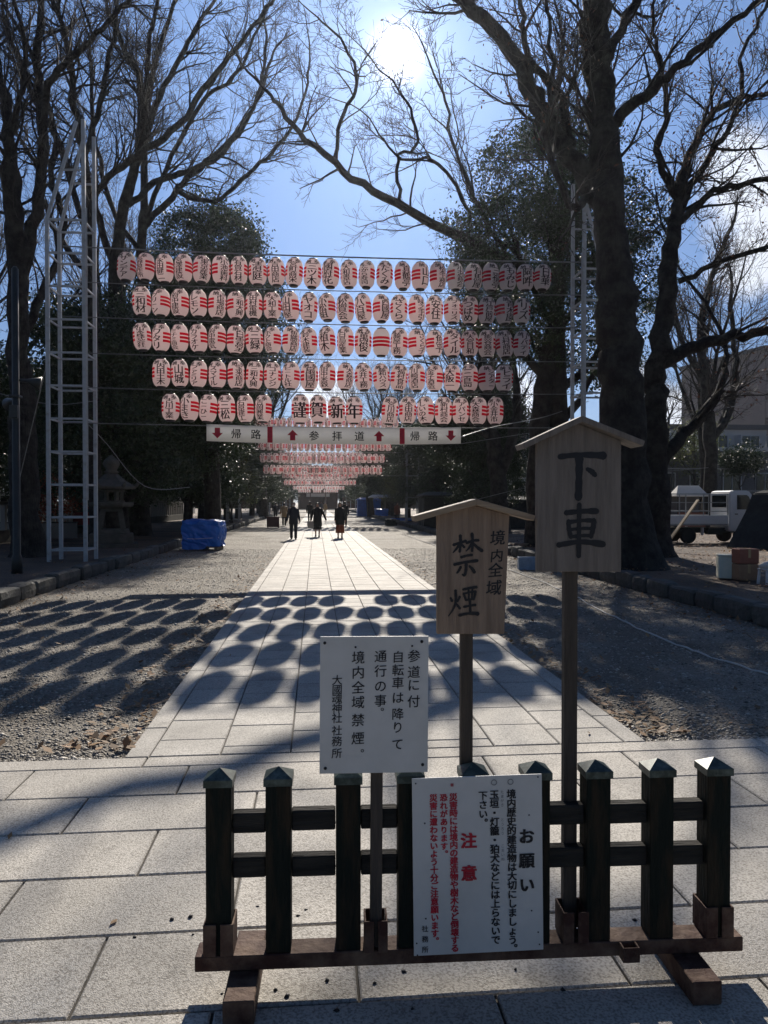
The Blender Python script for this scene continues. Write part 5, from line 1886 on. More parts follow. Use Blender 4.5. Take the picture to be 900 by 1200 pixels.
    m.loft([ell(0, 0, zb, 0.205 * k + fl, 0.145 * k + fl), ell(0, 0, hip, 0.20 * k + fl * 0.5, 0.138 * k), ell(0, 0, 1.05 * k, 0.19 * k, 0.135 * k), ell(0, 0, 1.22 * k, 0.205 * k, 0.145 * k), ell(0, 0.005, 1.34 * k, 0.205 * k, 0.125 * k),
            ell(0, 0.01, 1.41 * k, 0.150 * k, 0.098 * k), ell(0, 0.005, 1.455 * k, 0.078 * k, 0.075 * k), ell(0, 0.005, 1.475 * k, 0.070 * k, 0.070 * k)])
    for a, e, w_ in arms:
        m.tube([a + Vector((0, 0, 0.012)), a.lerp(e, 0.5), e, e.lerp(w_, 0.6), w_ + (w_ - e) * 0.06], [0.074 * k, 0.066 * k, 0.058 * k, 0.052 * k, 0.047 * k], 10)
    m.build('coat', M[top], t, fix=True)
    m = MB()
    if bottom == 'trousers':
        for h_, kn, an in legs:
            m.tube([h_ + Vector((0, 0, 0.06)), h_.lerp(kn, 0.5), kn, kn.lerp(an, 0.55) + Vector((0, 0.012, 0)), an + Vector((0, 0, -0.02))], [0.108 * k, 0.095 * k, 0.076 * k, 0.070 * k, 0.066 * k], 12)
        m.build('trousers', M[bottom_mat], t)
    else:
        zs = {'skirt': 0.36, 'long_skirt': 0.24}[bottom] * k
        m.loft([ell(0, 0, zs, 0.215 * k, 0.19 * k), ell(0, 0, 0.55 * k, 0.195 * k, 0.165 * k), ell(0, 0, 0.86 * k, 0.165 * k, 0.128 * k), ell(0, 0, 0.98 * k, 0.145 * k, 0.11 * k)])
        m.build('skirt', M[bottom_mat], t)
    for h_, kn, an in legs:
        m = MB()
        x_, y_ = an.x, an.y
        m.loft([[(x_ + 0.044 * k * cx_, y_ - 0.055 + 0.135 * k * cy_, z) for cx_, cy_ in [(math.cos(2 * math.pi * q / 14), math.sin(2 * math.pi * q / 14)) for q in range(14)]] for z in (0.0, 0.03)]
               + [[(x_ + 0.036 * k * math.cos(2 * math.pi * q / 14), y_ - 0.04 + 0.10 * k * math.sin(2 * math.pi * q / 14), 0.062) for q in range(14)], [(x_ + 0.034 * k * math.cos(2 * math.pi * q / 14), y_ - 0.0 + 0.045 * k * math.sin(2 * math.pi * q / 14), 0.10 * k) for q in range(14)]])
        m.build('shoe', M['shoe'], t)
    return t


def px_loc(px, py, z=0.022):
    p = on_ground(px, py, z)
    return (p.x, p.y, z)


person('person in a dark suit jacket and trousers with a white face mask, grey hair', px_loc(344, 632), R(4), 1.63, 'cloth_navy', 'trousers', 'cloth_navy', 'hair_grey', coat_len=0.5, mask=True, arm_out=(0.13, 0.10), stride=0.13)
wp = px_loc(372, 629)
person('person in a long black coat striding with arms held out, carrying a pale tote bag', wp, R(-3), 1.60, 'cloth_black', 'skirt', 'cloth_black', 'hair_black', 'bun', coat_len=0.78, arm_out=(0.14, 0.24), arm_swing=(-0.02, -0.12), stride=0.12)
person('person in a dark jacket over a long rust coloured skirt, dark bag at the front', px_loc(398.5, 630.5), R(-2), 1.62, 'cloth_black', 'long_skirt', 'cloth_rust', 'hair_black', 'long', coat_len=0.62, arm_out=(0.05, 0.07), arm_swing=(-0.12, -0.02), stride=0.05)
person('person in a beige coat standing behind the maroon box', px_loc(333, 616), R(170), 1.58, 'cloth_beige', 'trousers', 'cloth_black', 'hair_black', coat_len=0.62, stride=0.03)
person('person in black walking behind the one with the tote bag', px_loc(363, 611), R(180), 1.66, 'cloth_black', 'trousers', 'cloth_black', 'hair_black', stride=0.16)
person('person in dark clothes close behind the one in the rust skirt', px_loc(404, 616.5), R(175), 1.66, 'cloth_black', 'trousers', 'cloth_navy', 'hair_black', stride=0.10)
person('far person in beige in the middle of the path under the last lanterns', px_loc(381, 604), R(0), 1.6, 'cloth_beige', 'trousers', 'cloth_grey', 'hair_black', stride=0.08)
person('far person in grey beside the far beige one on the path', px_loc(376, 605), R(0), 1.68, 'cloth_grey', 'trousers', 'cloth_black', 'hair_black', stride=0.10)
person('person in brown standing at the gravel edge near the second gate tower, stall side', px_loc(465.5, 613, 0.0), R(20), 1.62, 'cloth_rust', 'trousers', 'cloth_black', 'hair_black', stride=0.04)
person('person in dark blue behind the maroon box', px_loc(323, 609, 0.0), R(190), 1.6, 'cloth_navy', 'trousers', 'cloth_black', 'hair_black', stride=0.05)
# tote bag of the second walker, hanging from the hand on her right
a = Vector(wp)
bx = a + Vector((-0.31, -0.03, 0.0))
t = thing('tote_bag', 'pale grey tote bag hanging from the hand of the person in the long black coat', 'bag', (bx.x, bx.y, 0.42))
m = MB(); m.loft([[(x * 0.15, y * 0.05, 0.0) for x, y in ((-1, -1), (1, -1), (1, 1), (-1, 1))], [(x * 0.165, y * 0.06, 0.18) for x, y in ((-1, -1), (1, -1), (1, 1), (-1, 1))], [(x * 0.16, y * 0.03, 0.33) for x, y in ((-1, -1), (1, -1), (1, 1), (-1, 1))]], smooth=False)
m.build('bag_body', M['conc'], t, bevel=0.01)
m = MB(); m.tube([(-0.08, 0, 0.32), (-0.05, 0, 0.40), (0.0, 0, 0.425), (0.05, 0, 0.40), (0.08, 0, 0.32)], 0.009, 6); m.build('handle', M['conc'], t)

# ------------------------------------------------------------------ things on the tarp side
# stone lantern
c = on_ground(131, 641, BED)
t = thing('stone_lantern', 'tall weathered stone lantern with a round finial in the shade of the evergreens', 'stone lantern', (c.x, c.y, BED - 0.02), R(14))
Sq = math.pi / 4


def sq(mb, prof, n=4, rot=Sq):
    mb.lathe([(r / math.cos(math.pi / n), z) for r, z in prof], n, smooth=False, rot=rot)


m = MB(); sq(m, [(0.80, 0), (0.80, 0.16)]); sq(m, [(0.66, 0.161), (0.66, 0.46)]); sq(m, [(0.56, 0.461), (0.52, 0.60)]); m.build('base', M['old_stone'], t, bevel=0.015)
m = MB()
for sx in (-1, 1):
    for sy in (-1, 1):
        m.bar((sx * 0.36, sy * 0.36, 0.58), (sx * 0.25, sy * 0.25, 1.22), 0.17, 0.17, (0, 1, 0))
m.build('leg_block', M['old_stone'], t, bevel=0.015)
m = MB(); sq(m, [(0.34, 1.16), (0.30, 1.24), (0.38, 1.32)]); sq(m, [(0.56, 1.321), (0.60, 1.40), (0.60, 1.47)], 6, 0); m.build('platform', M['old_stone'], t, bevel=0.012)
m = MB()
for k in range(6):
    a = k * math.pi / 3
    m.box((0.31 * math.cos(a), 0.31 * math.sin(a), 1.66), (0.11, 0.11, 0.38), rz=a)
sq(m, [(0.36, 1.471), (0.36, 1.52)], 6, 0)
sq(m, [(0.36, 1.80), (0.36, 1.86)], 6, 0)
m.build('fire_box', M['old_stone'], t, bevel=0.01)
m = MB()
m.lathe([(0.40, 1.861), (0.74, 1.90), (0.76, 1.97), (0.60, 2.07), (0.40, 2.19), (0.26, 2.33), (0.20, 2.38)], 6, smooth=False)
for k in range(6):
    a = k * math.pi / 3
    m.tube([(0.62 * math.cos(a), 0.62 * math.sin(a), 1.98), (0.76 * math.cos(a), 0.76 * math.sin(a), 2.00), (0.83 * math.cos(a), 0.83 * math.sin(a), 2.10)], [0.06, 0.065, 0.04], 6)
m.build('roof', M['old_stone'], t)
m = MB(); m.lathe([(0.16, 2.381), (0.24, 2.44), (0.15, 2.50), (0.20, 2.58), (0.26, 2.70), (0.22, 2.82), (0.10, 2.92), (0.02, 2.99)], 16); m.build('finial', M['old_stone'], t)

# blue tarp over a pallet stack
c = on_ground(238, 645, 0)
t = thing('tarp_pile', 'goods wrapped in a bright blue tarp on a pallet beside the kerb', 'tarp pile', (c.x, c.y + 0.3, 0), R(-6))
m = MB()
for x in (-0.5, 0, 0.5):
    m.box((x, 0, 0.05), (0.10, 0.95, 0.09))
for i in range(6):
    m.box((0, -0.4 + i * 0.16, 0.106), (1.15, 0.11, 0.02))
m.build('pallet', M['plank_old'], t)
bm = bmesh.new()
bmesh.ops.create_cube(bm, size=1)
bmesh.ops.subdivide_edges(bm, edges=bm.edges, cuts=13, use_grid_fill=True)
for v in bm.verts:
    p = v.co.copy()
    q = Vector((p.x * 1.16, p.y * 0.95, 0.13 + (p.z + 0.5) * 0.92))
    bulge = 1 + 0.06 * math.sin(3.0 * (p.z + .5))
    q.x *= bulge; q.y *= bulge
    if p.z > 0.3:
        q.z -= 0.10 * max(0, p.x) + 0.05 * abs(p.y)
    n_ = Vector((mnoise.noise(p * 4 + Vector((9, 0, 0))), mnoise.noise(p * 4 + Vector((0, 7, 0))), mnoise.noise(p * 3)))
    f_ = 1 - abs(mnoise.noise(Vector((p.x * 5 + p.z * 3, p.y * 5 - p.z * 4, p.z * 2)))) * 2
    q += n_ * 0.07 + Vector((p.x, p.y, 0)).normalized() * 0.05 * f_ if (p.x or p.y) else n_ * 0.05
    if p.z < -0.45:
        q.z = 0.03 + 0.10 * abs(mnoise.noise(p * 7)) + (0.10 if p.x > 0.1 else 0)
        q.x *= 1.05
    v.co = q
me = bpy.data.meshes.new('tarp'); bm.to_mesh(me); bm.free()
me.materials.append(M['tarp_blue'])
part(me, 'tarp', t)
m = MB()
m.tube([(-0.60, -0.50, 0.42), (-0.2, -0.545, 0.40), (0.3, -0.545, 0.43), (0.62, -0.5, 0.44)], 0.008, 5)
m.build('cord', M['plastic_white'], t)

# dark lamp pole with small gear
c = on_ground(20, 672, BED)
t = thing('lamp_pole', 'dark painted pole with small speakers and a clamp, in front of a thick trunk', 'pole', (c.x, c.y, BED - 0.02))
m = MB(); m.lathe([(0.11, 0), (0.10, 0.35), (0.075, 0.40), (0.065, 6.2), (0.03, 6.25)], 14); m.build('pole', M['dark_steel'], t)
for dz, a in ((3.95, 0.3), (3.55, 2.2)):
    m = MB()
    m.tube([(0.05 * math.cos(a), 0.05 * math.sin(a), dz), (0.22 * math.cos(a), 0.22 * math.sin(a), dz), (0.26 * math.cos(a), 0.26 * math.sin(a), dz - 0.01), (0.46 * math.cos(a), 0.46 * math.sin(a), dz - 0.05)], [0.03, 0.04, 0.06, 0.15], 12)
    m.build('horn_speaker', M['dark_steel'], t)
m = MB(); m.box((0, -0.09, 3.3), (0.16, 0.12, 0.26)); m.build('junction_box', M['dark_steel'], t, bevel=0.008)
m = MB(); m.box((0, 0, 3.62), (0.2, 0.2, 0.05)); m.build('clamp', M['dark_steel'], t, bevel=0.008)

# thin wires crossing between the trees
WIRES = [('thin bright wire crossing behind the lattice tower towards the lamp pole', (-30, 452, 22), (18, 466, 22), (66, 474, 22), (110, 470, 22)),
         ('loose wire slanting down from the lattice tower past the thick trunk', (55, 425, 19), (42, 480, 19.5), (25, 552, 20), (20, 575, 20)),
         ('slack dark wire hanging under the lowest gate cable by the stone lantern', (104, 498, 22), (125, 520, 23), (170, 570, 24), (222, 571, 26)),
         ('pale wire running from the trunk in front of the building to the frame edge', (745, 499, 21), (790, 490, 22), (840, 480, 22), (920, 465, 22)),
         ('second pale wire below it in front of the pale building', (540, 520, 30), (640, 505, 30), (760, 492, 29), (850, 478, 28)),
         ('wire sloping behind the smoking sign roof towards the stall', (560, 585, 33), (620, 571, 33), (700, 560, 33), (830, 548, 33)),
         ('guy wire between banner end and stall side trees', (540, 512, 18.7), (580, 500, 21), (640, 488, 23), (690, 470, 25))]
for lb_, *pp_ in WIRES:
    P_, W__ = smooth_path([at(*p) for p in pp_], [0.011] * len(pp_), 6)
    m = MB(); m.tube(P_, W__, 5)
    tag(m.build('wire', M['wire'], fix=False), lb_, 'wire')

# maroon box and things beside the path
c = on_ground(320, 618.5, 0)
t = thing('maroon_box', 'maroon offering stand beside the stone path, left of the masked walker' if False else 'square maroon box standing on the gravel beside the masked walker', 'box', (c.x, c.y, 0), R(3))
m = MB(); m.box((0, 0, 0.36), (0.78, 0.55, 0.62)); m.build('body', M['maroon'], t, bevel=0.012)
m = MB(); m.box((0, 0, 0.69), (0.86, 0.62, 0.045)); m.build('lid', M['maroon'], t, bevel=0.008)
for sx in (-1, 1):
    for sy in (-1, 1):
        m = MB(); m.box((sx * 0.33, sy * 0.22, 0.026), (0.06, 0.06, 0.048)); m.build('foot', M['black'], t)


# ------------------------------------------------------------------ vehicles
def wheel(parent, x, y, r, w_):
    m = MB()
    m.lathe([(r * 0.62, -w_ / 2), (r * 0.92, -w_ / 2), (r, -w_ * 0.35), (r, w_ * 0.35), (r * 0.92, w_ / 2), (r * 0.62, w_ / 2)], 22)
    m.v = [(x + a, y + c, r + b) for a, b, c in m.v]
    ty = m.build('tyre', M['rubber'], parent)
    m = MB()
    m.lathe([(r * 0.63, -w_ * 0.44), (r * 0.5, -w_ * 0.30), (r * 0.2, -w_ * 0.30), (r * 0.17, -w_ * 0.44)], 18)
    m.lathe([(r * 0.63, w_ * 0.44), (r * 0.5, w_ * 0.30), (r * 0.2, w_ * 0.30), (r * 0.17, w_ * 0.44)], 18)
    m.v = [(x + a, y + c, r + b) for a, b, c in m.v]
    m.build('rim', M['hub'], ty)
    return ty


def car(label, loc, rz, paint, van=False, name='parked_car', group='cars parked beyond the trees'):
    t = thing(name, label, 'car', loc, rz, group)
    L_ = 3.7 if van else 4.2
    Wd = 1.55 if van else 1.68
    if van:
        out = [(-1.85, 0.35), (-1.88, 0.9), (-1.80, 1.75), (-1.70, 1.88), (1.05, 1.90), (1.25, 1.80), (1.70, 1.10), (1.86, 0.95), (1.88, 0.35)]
        win = [((-1.65, 1.15), (-1.60, 1.72), (-0.75, 1.72), (-0.75, 1.15)), ((-0.65, 1.15), (-0.65, 1.72), (0.30, 1.72), (0.30, 1.15)), ((0.40, 1.15), (0.40, 1.72), (1.08, 1.72), (1.48, 1.15))]
        wx = (-1.15, 1.2)
    else:
        out = [(-2.1, 0.35), (-2.12, 0.80), (-2.0, 0.95), (-1.55, 1.0), (-1.0, 1.42), (-0.6, 1.48), (0.35, 1.47), (0.65, 1.38), (1.15, 0.98), (1.85, 0.86), (2.08, 0.70), (2.1, 0.35)]
        win = [((-1.35, 0.98), (-0.92, 1.36), (-0.25, 1.40), (-0.25, 0.98)), ((-0.17, 0.98), (-0.17, 1.40), (0.35, 1.39), (0.62, 1.30), (0.98, 0.98))]
        wx = (-1.3, 1.32)
    m = MB()
    m.prism(out, Wd, Matrix.Translation((0, -Wd / 2, 0)))
    m.build('body', paint, t, bevel=0.05, segs=2)
    for sy in (-1, 1):
        for wv in win:
            m = MB()
            m.prism(list(wv), 0.012, Matrix.Translation((0, sy * (Wd / 2 + 0.004) - 0.006, 0)))
            m.build('window', M['glass'], t)
    for x_ in wx:
        for sy in (-1, 1):
            wheel(t, x_, sy * (Wd / 2 - 0.07), 0.30, 0.19)
    for sy in (-1, 1):
        fx = out[-1][0] if not van else 1.875
        m = MB(); m.box((fx + 0.01, sy * (Wd / 2 - 0.25), 0.68), (0.05, 0.30, 0.15)); m.build('headlight', M['plastic_white'], t, bevel=0.02)
        m = MB(); m.box((out[0][0] - 0.01, sy * (Wd / 2 - 0.2), 0.75), (0.05, 0.2, 0.2)); m.build('tail_light', M['red_ink'], t, bevel=0.02)
    m = MB(); m.box((0, 0, 0.33), (out[-1][0] * 2 + 0.04, Wd * 0.96, 0.12)); m.build('bumper', M['dark_steel'], t, bevel=0.02)
    return t


c = at(6, 600, 34)
car('white van parked at the edge behind bare stems and the dark lamp pole', (c.x - 0.4, 34, BED), R(8), M['car_white'], True)
c = at(80, 600, 36)
car('dark red car parked behind the foot of the white lattice tower', (c.x, 36, BED), R(20), M['car_red'])
c = at(48, 600, 40)
car('silver car parked farther back between the red car and the white van', (c.x, 41, BED), R(-10), M['car_grey'])
car('silver hatchback parked far behind the evergreens beside the stone lantern', (-13.5, 47, BED), R(70), M['car_grey'])

# low stone wall with a row of uprights at the back of the tarp side
t = thing('stone_fence', 'low stone fence with close uprights behind the evergreens of the tarp side', 'fence', (-11.2, 42, BED), R(90))
m = MB(); m.box((0, 0, 0.22), (44, 0.35, 0.44)); m.build('plinth', M['old_stone'], t)
for i in range(60):
    m = MB(); m.box((-21.5 + i * 0.73, 0, 0.90), (0.17, 0.17, 0.92)); m.build('upright', M['conc'], t, bevel=0.01)
m = MB(); m.box((0, 0, 1.42), (44, 0.16, 0.12)); m.build('rail', M['old_stone'], t)
t = thing('block_wall', 'grey low concrete block wall in front of the parked cars', 'wall', (-16.5, 30.5, BED))
m = MB(); m.box((0, 0, 0.3), (14, 0.2, 0.62)); m.build('wall', M['conc'], t)
m = MB(); m.box((0, 0, 0.635), (14.04, 0.26, 0.05)); m.build('coping', M['old_stone'], t)

# kei truck
c = on_ground(822, 637, BED + 0.02)
t = thing('small_truck', 'small white pickup truck with open bed and rails, parked beyond the massive tree', 'truck', (c.x + 0.5, c.y + 0.75, BED + 0.015), R(-3))
m = MB()
m.prism([(0.55, 0.42), (0.55, 1.78), (0.68, 1.84), (1.20, 1.84), (1.32, 1.76), (1.62, 1.10), (1.68, 0.95), (1.69, 0.42)], 1.40, Matrix.Translation((0, -0.70, 0)))
m.build('cab', M['car_white'], t, bevel=0.035, segs=2)
for sy in (-1, 1):
    m = MB(); m.prism([(0.82, 1.18), (0.82, 1.68), (1.16, 1.68), (1.24, 1.62), (1.42, 1.18)], 0.012, Matrix.Translation((0, sy * 0.703 - 0.006, 0))); m.build('window', M['glass'], t)
    m = MB(); m.box((0.80, sy * 0.712, 1.02), (0.10, 0.02, 0.03)); m.build('door_handle', M['black'], t)
    m = MB(); m.box((1.52, sy * 0.80, 1.28), (0.06, 0.12, 0.20)); m.build('mirror', M['black'], t, bevel=0.015)
    m = MB(); m.box((1.685, sy * 0.5, 0.72), (0.03, 0.26, 0.16)); m.build('headlight', M['plastic_white'], t, bevel=0.01)
m = MB(); m.box((0.535, 0, 1.46), (0.02, 1.0, 0.42)); m.build('rear_window', M['glass'], t)
m = MB(); m.box((-0.62, 0, 0.66), (2.24, 1.40, 0.06)); m.build('bed_floor', M['car_grey'], t)
for sy in (-1, 1):
    m = MB(); m.box((-0.62, sy * 0.70, 0.83), (2.24, 0.03, 0.29)); m.box((-0.62, sy * 0.718, 0.90), (2.20, 0.012, 0.03)); m.box((-0.62, sy * 0.718, 0.77), (2.20, 0.012, 0.03)); m.build('side_gate', M['car_white'], t)
m = MB(); m.box((-1.745, 0, 0.83), (0.03, 1.36, 0.29)); m.build('tail_gate', M['car_white'], t)
m = MB()
for x in (0.50, -0.35, -1.2, -1.70):
    m.bar((x, -0.69, 0.98), (x, -0.69, 1.72), 0.03, 0.03, (0, 1, 0))
    m.bar((x, 0.69, 0.98), (x, 0.69, 1.72), 0.03, 0.03, (0, 1, 0))
for y in (-0.69, 0.69):
    for z in (1.12, 1.42, 1.72):
        m.bar((-1.70, y, z), (0.50, y, z), 0.028, 0.028)
m.bar((-1.7, -0.69, 1.72), (-1.7, 0.69, 1.72), 0.028, 0.028)
m.build('cargo_rail', M['car_grey'], t)
for x in (-0.86, 1.02):
    for sy in (-1, 1):
        wheel(t, x, sy * 0.60, 0.27, 0.16)
m = MB(); m.box((-0.2, 0, 0.45), (2.9, 0.8, 0.18)); m.box((0.1, -0.5, 0.42), (0.5, 0.3, 0.22)); m.build('chassis', M['dark_steel'], t)
m = MB(); m.box((-0.36, -0.62, 0.42), (0.03, 0.16, 0.26)); m.box((-0.36, 0.62, 0.42), (0.03, 0.16, 0.26)); m.build('mud_flap', M['car_white'], t)

# white roofed booth behind the truck
c = on_ground(800, 622, BED)
t = thing('stall_tent', 'small stall with a white gabled canvas roof behind the pickup bed', 'stall', (c.x + 0.8, c.y + 1.0, BED), R(-8))
t.scale = (0.62, 0.62, 0.92)
m = MB()
for sx in (-1, 1):
    for sy in (-1, 1):
        m.box((sx * 1.15, sy * 0.8, 0.95), (0.05, 0.05, 1.9))
m.build('frame', M['dark_steel'], t)
m = MB(); m.loft([[(-1.3, -1.0, 1.88), (1.3, -1.0, 1.88), (1.3, 1.0, 1.88), (-1.3, 1.0, 1.88)], [(-1.3, -1.0, 1.95), (1.3, -1.0, 1.95), (1.3, 1.0, 1.95), (-1.3, 1.0, 1.95)], [(-0.85, -0.02, 2.5), (0.85, -0.02, 2.5), (0.85, 0.02, 2.5), (-0.85, 0.02, 2.5)]], smooth=False); m.build('canopy', M['canvas_white'], t, bevel=0.01)
m = MB(); m.box((0, -0.78, 0.55), (2.3, 0.04, 0.9)); m.build('front_sheet', M['card_red'], t)
m = MB(); m.box((0, 0.78, 0.95), (2.3, 0.03, 1.85)); m.build('back_sheet', M['bld_dark'], t)

# leaning timber, dark canvas cone, boxes
a_ = on_ground(774, 648, BED); b_ = at(818, 586, a_.y + 1.0)
t = MB(); t.bar(a_, b_, 0.09, 0.045)
tag(t.build('leaning_plank', M['plank'], bevel=0.004), 'long pale timber leaning beside the massive trunk in front of the pickup', 'plank')
c = on_ground(893, 645, BED)
t = thing('canvas_tent', 'dark steep sided canvas shelter at the frame edge beside the cardboard boxes', 'tent', (c.x + 0.95, c.y + 0.6, BED), R(24))
m = MB()
m.loft([[(-1.35, -0.9, 0), (1.6, -0.9, 0), (1.6, 0.9, 0), (-1.35, 0.9, 0)], [(-0.55, -0.8, 1.15), (1.5, -0.8, 1.15), (1.5, 0.8, 1.15), (-0.55, 0.8, 1.15)], [(-0.28, -0.75, 1.72), (1.4, -0.75, 1.72), (1.4, 0.75, 1.72), (-0.28, 0.75, 1.72)], [(-0.12, -0.5, 1.82), (1.3, -0.5, 1.82), (1.3, 0.5, 1.82), (-0.12, 0.5, 1.82)]], smooth=False)
m.build('cover', M['tarp_dark'], t, bevel=0.03, segs=2)
m = MB(); m.tube([(-1.40, -0.95, 0), (-0.62, -0.86, 1.2)], 0.018, 6); m.build('pole', M['plank'], t)
m = MB(); m.tube([(0.0, -0.3, 1.80), (0.1, -0.3, 2.02), (0.4, -0.3, 2.12), (0.8, -0.3, 2.06), (1.0, -0.3, 1.82)], 0.03, 8); m.build('hoop', M['dark_steel'], t)


def boxy(name, label, cat, px, py, sx, sy, sz, rz, material, dz=0.0, dy=0.0, flaps=True):
    c = on_ground(px, py, BED)
    t = thing(name, label, cat, (c.x, c.y + dy, BED + 0.03 + dz), rz)
    m = MB(); m.box((0, 0, sz / 2), (sx, sy, sz)); m.build('body', material, t, bevel=0.012)
    m = MB()
    if flaps:
        m.box((0, 0, sz + 0.004), (0.05, sy * 1.002, 0.004)); m.box((0, -sy / 2 - 0.002, sz - 0.08), (0.05, 0.003, 0.16)); m.build('tape', M['plank'], t)
    else:
        m.box((0, 0, sz + 0.0225), (sx * 1.03, sy * 1.03, 0.04)); m.build('lid', material, t, bevel=0.01)
    return t


boxy('foam_box', 'pale foam box on leaf litter beside two stacked cartons', 'box', 852, 679, 0.34, 0.32, 0.40, R(-22), M['foam'], flaps=False)
boxy('carton', 'brown cardboard carton at the bottom of the stack beside the foam box', 'box', 873, 681, 0.37, 0.32, 0.29, R(-6), M['card'])
boxy('carton', 'reddish cardboard carton standing on top of another beside the foam box', 'box', 873, 681, 0.36, 0.31, 0.27, R(-3), M['card_red'], dz=0.30)
c = on_ground(898, 686, BED)
t = thing('plastic_stool', 'white plastic stool with a cloth over it at the frame edge', 'stool', (c.x + 0.05, c.y, BED + 0.02), R(10))
m = MB(); m.box((0, 0, 0.265), (0.30, 0.24, 0.03)); m.build('seat', M['plastic_white'], t, bevel=0.01)
for sx in (-1, 1):
    for sy in (-1, 1):
        m = MB(); m.bar((sx * 0.12, sy * 0.09, 0.25), (sx * 0.135, sy * 0.105, 0), 0.035, 0.035, (0, 1, 0)); m.build('leg', M['plastic_white'], t)
m = MB(); m.loft([ell(-0.02, 0, 0.285, 0.15, 0.11), ell(-0.02, 0, 0.33, 0.16, 0.12), ell(0.0, 0.0, 0.385, 0.10, 0.08), ell(0.0, 0.0, 0.40, 0.02, 0.02)])
tag(m.build('cloth_bundle', M['canvas_white'], fix=True), 'crumpled white cloth heaped on the plastic stool at the frame edge', 'cloth')
bpy.data.objects['cloth_bundle'].location = (c.x + 0.05, c.y, BED + 0.02)

# timbers and a blue crate behind the signs
c = on_ground(612, 650, 0.0)
for i in range(7):
    zz_ = 0.045 + (i // 3) * 0.10
    o_ = MB(); o_.box((0, 0, 0), (2.4 + 0.2 * (i % 2), 0.10, 0.085))
    q_ = o_.build('timber', M['plank_old'], bevel=0.004)
    q_.location = (c.x + 0.5 + 0.1 * (i % 2), c.y + 1.2 + (i % 3) * 0.14, zz_)
    q_.rotation_euler = (0, 0, R(-12 + (i * 37 % 9) - 4))
    tag(q_, 'weathered square timber in the heap behind the smoking sign', 'timber', 'timbers heaped behind the smoking sign')
c = on_ground(622, 668, 0.0)
t = thing('blue_crate', 'pale blue plastic crate on the gravel between the two wooden signs', 'crate', (c.x, c.y + 0.2, 0.0), R(-10))
m = MB()
for sx in (-1, 1):
    m.box((sx * 0.24, 0, 0.15), (0.02, 0.36, 0.30))
    m.box((0, sx * 0.17, 0.15), (0.459, 0.02, 0.30))
m.box((0, 0, 0.01), (0.459, 0.319, 0.02))
m.build('body', M['plastic_blue'], t, bevel=0.004)
m = MB(); m.box((0, -0.185, 0.26), (0.50, 0.012, 0.04)); m.box((0, 0.185, 0.26), (0.50, 0.012, 0.04)); m.build('rim', M['plastic_blue'], t, bevel=0.003)

# chalky rope lying across the gravel
P_, W__ = smooth_path([on_ground(*p) + Vector((0, 0, 0.012)) for p in ((470, 626), (540, 650), (612, 674), (664, 695), (700, 714), (745, 736), (792, 756), (850, 776), (930, 800))], [0.011] * 9, 8, 0.006)
m = MB(); m.tube(P_, W__, 6)
tag(m.build('rope', M['canvas_white'], fix=False), 'long thin white rope lying on the shaded gravel behind the wooden signs', 'rope')

# covered stalls and goods along the gravel, stall side
def stall(label, x, y, w_, d_, h_, cover, rz=0.0, skirt=True):
    t = thing('covered_stall', label, 'stall', (x, y, 0.0), rz, 'covered stalls along the gravel')
    m = MB()
    for sx in (-1, 1):
        for sy in (-1, 1):
            m.box((sx * (w_ / 2 - .05), sy * (d_ / 2 - .05), h_ / 2), (0.05, 0.05, h_))
    m.build('frame', M['dark_steel'], t)
    m = MB(); m.loft([[(sx * (w_ / 2 + .1), sy * (d_ / 2 + .1), h_ - 0.08) for sx, sy in ((-1, -1), (1, -1), (1, 1), (-1, 1))], [(sx * (w_ / 2 + .1), sy * (d_ / 2 + .1), h_ + 0.02) for sx, sy in ((-1, -1), (1, -1), (1, 1), (-1, 1))],
                      [(sx * w_ * 0.40, sy * 0.08, h_ + 0.22) for sx, sy in ((-1, -1), (1, -1), (1, 1), (-1, 1))]], smooth=False)
    m.build('canopy', cover, t, bevel=0.02)
    if skirt:
        m = MB()
        n = 24
        ring0, ring1 = [], []
        per = []
        for k in range(n):
            u = k / n * 4
            s_, f_ = int(u), u - int(u)
            cs = [(-1, -1), (1, -1), (1, 1), (-1, 1)]
            a0, a1 = cs[s_], cs[(s_ + 1) % 4]
            per.append(((a0[0] + (a1[0] - a0[0]) * f_) * w_ / 2, (a0[1] + (a1[1] - a0[1]) * f_) * d_ / 2))
        m.loft([[(x_ * (1.03 + 0.02 * math.sin(i * 2.3)), y_ * (1.03 + 0.03 * math.cos(i * 1.9)), 0.02) for i, (x_, y_) in enumerate(per)], [(x_ * (1 + 0.02 * math.sin(i * 1.7)), y_, h_ * 0.5) for i, (x_, y_) in enumerate(per)], [(x_, y_, h_ - 0.1) for x_, y_ in per]], smooth=False)
        m.build('side_cover', cover, t)
    return t


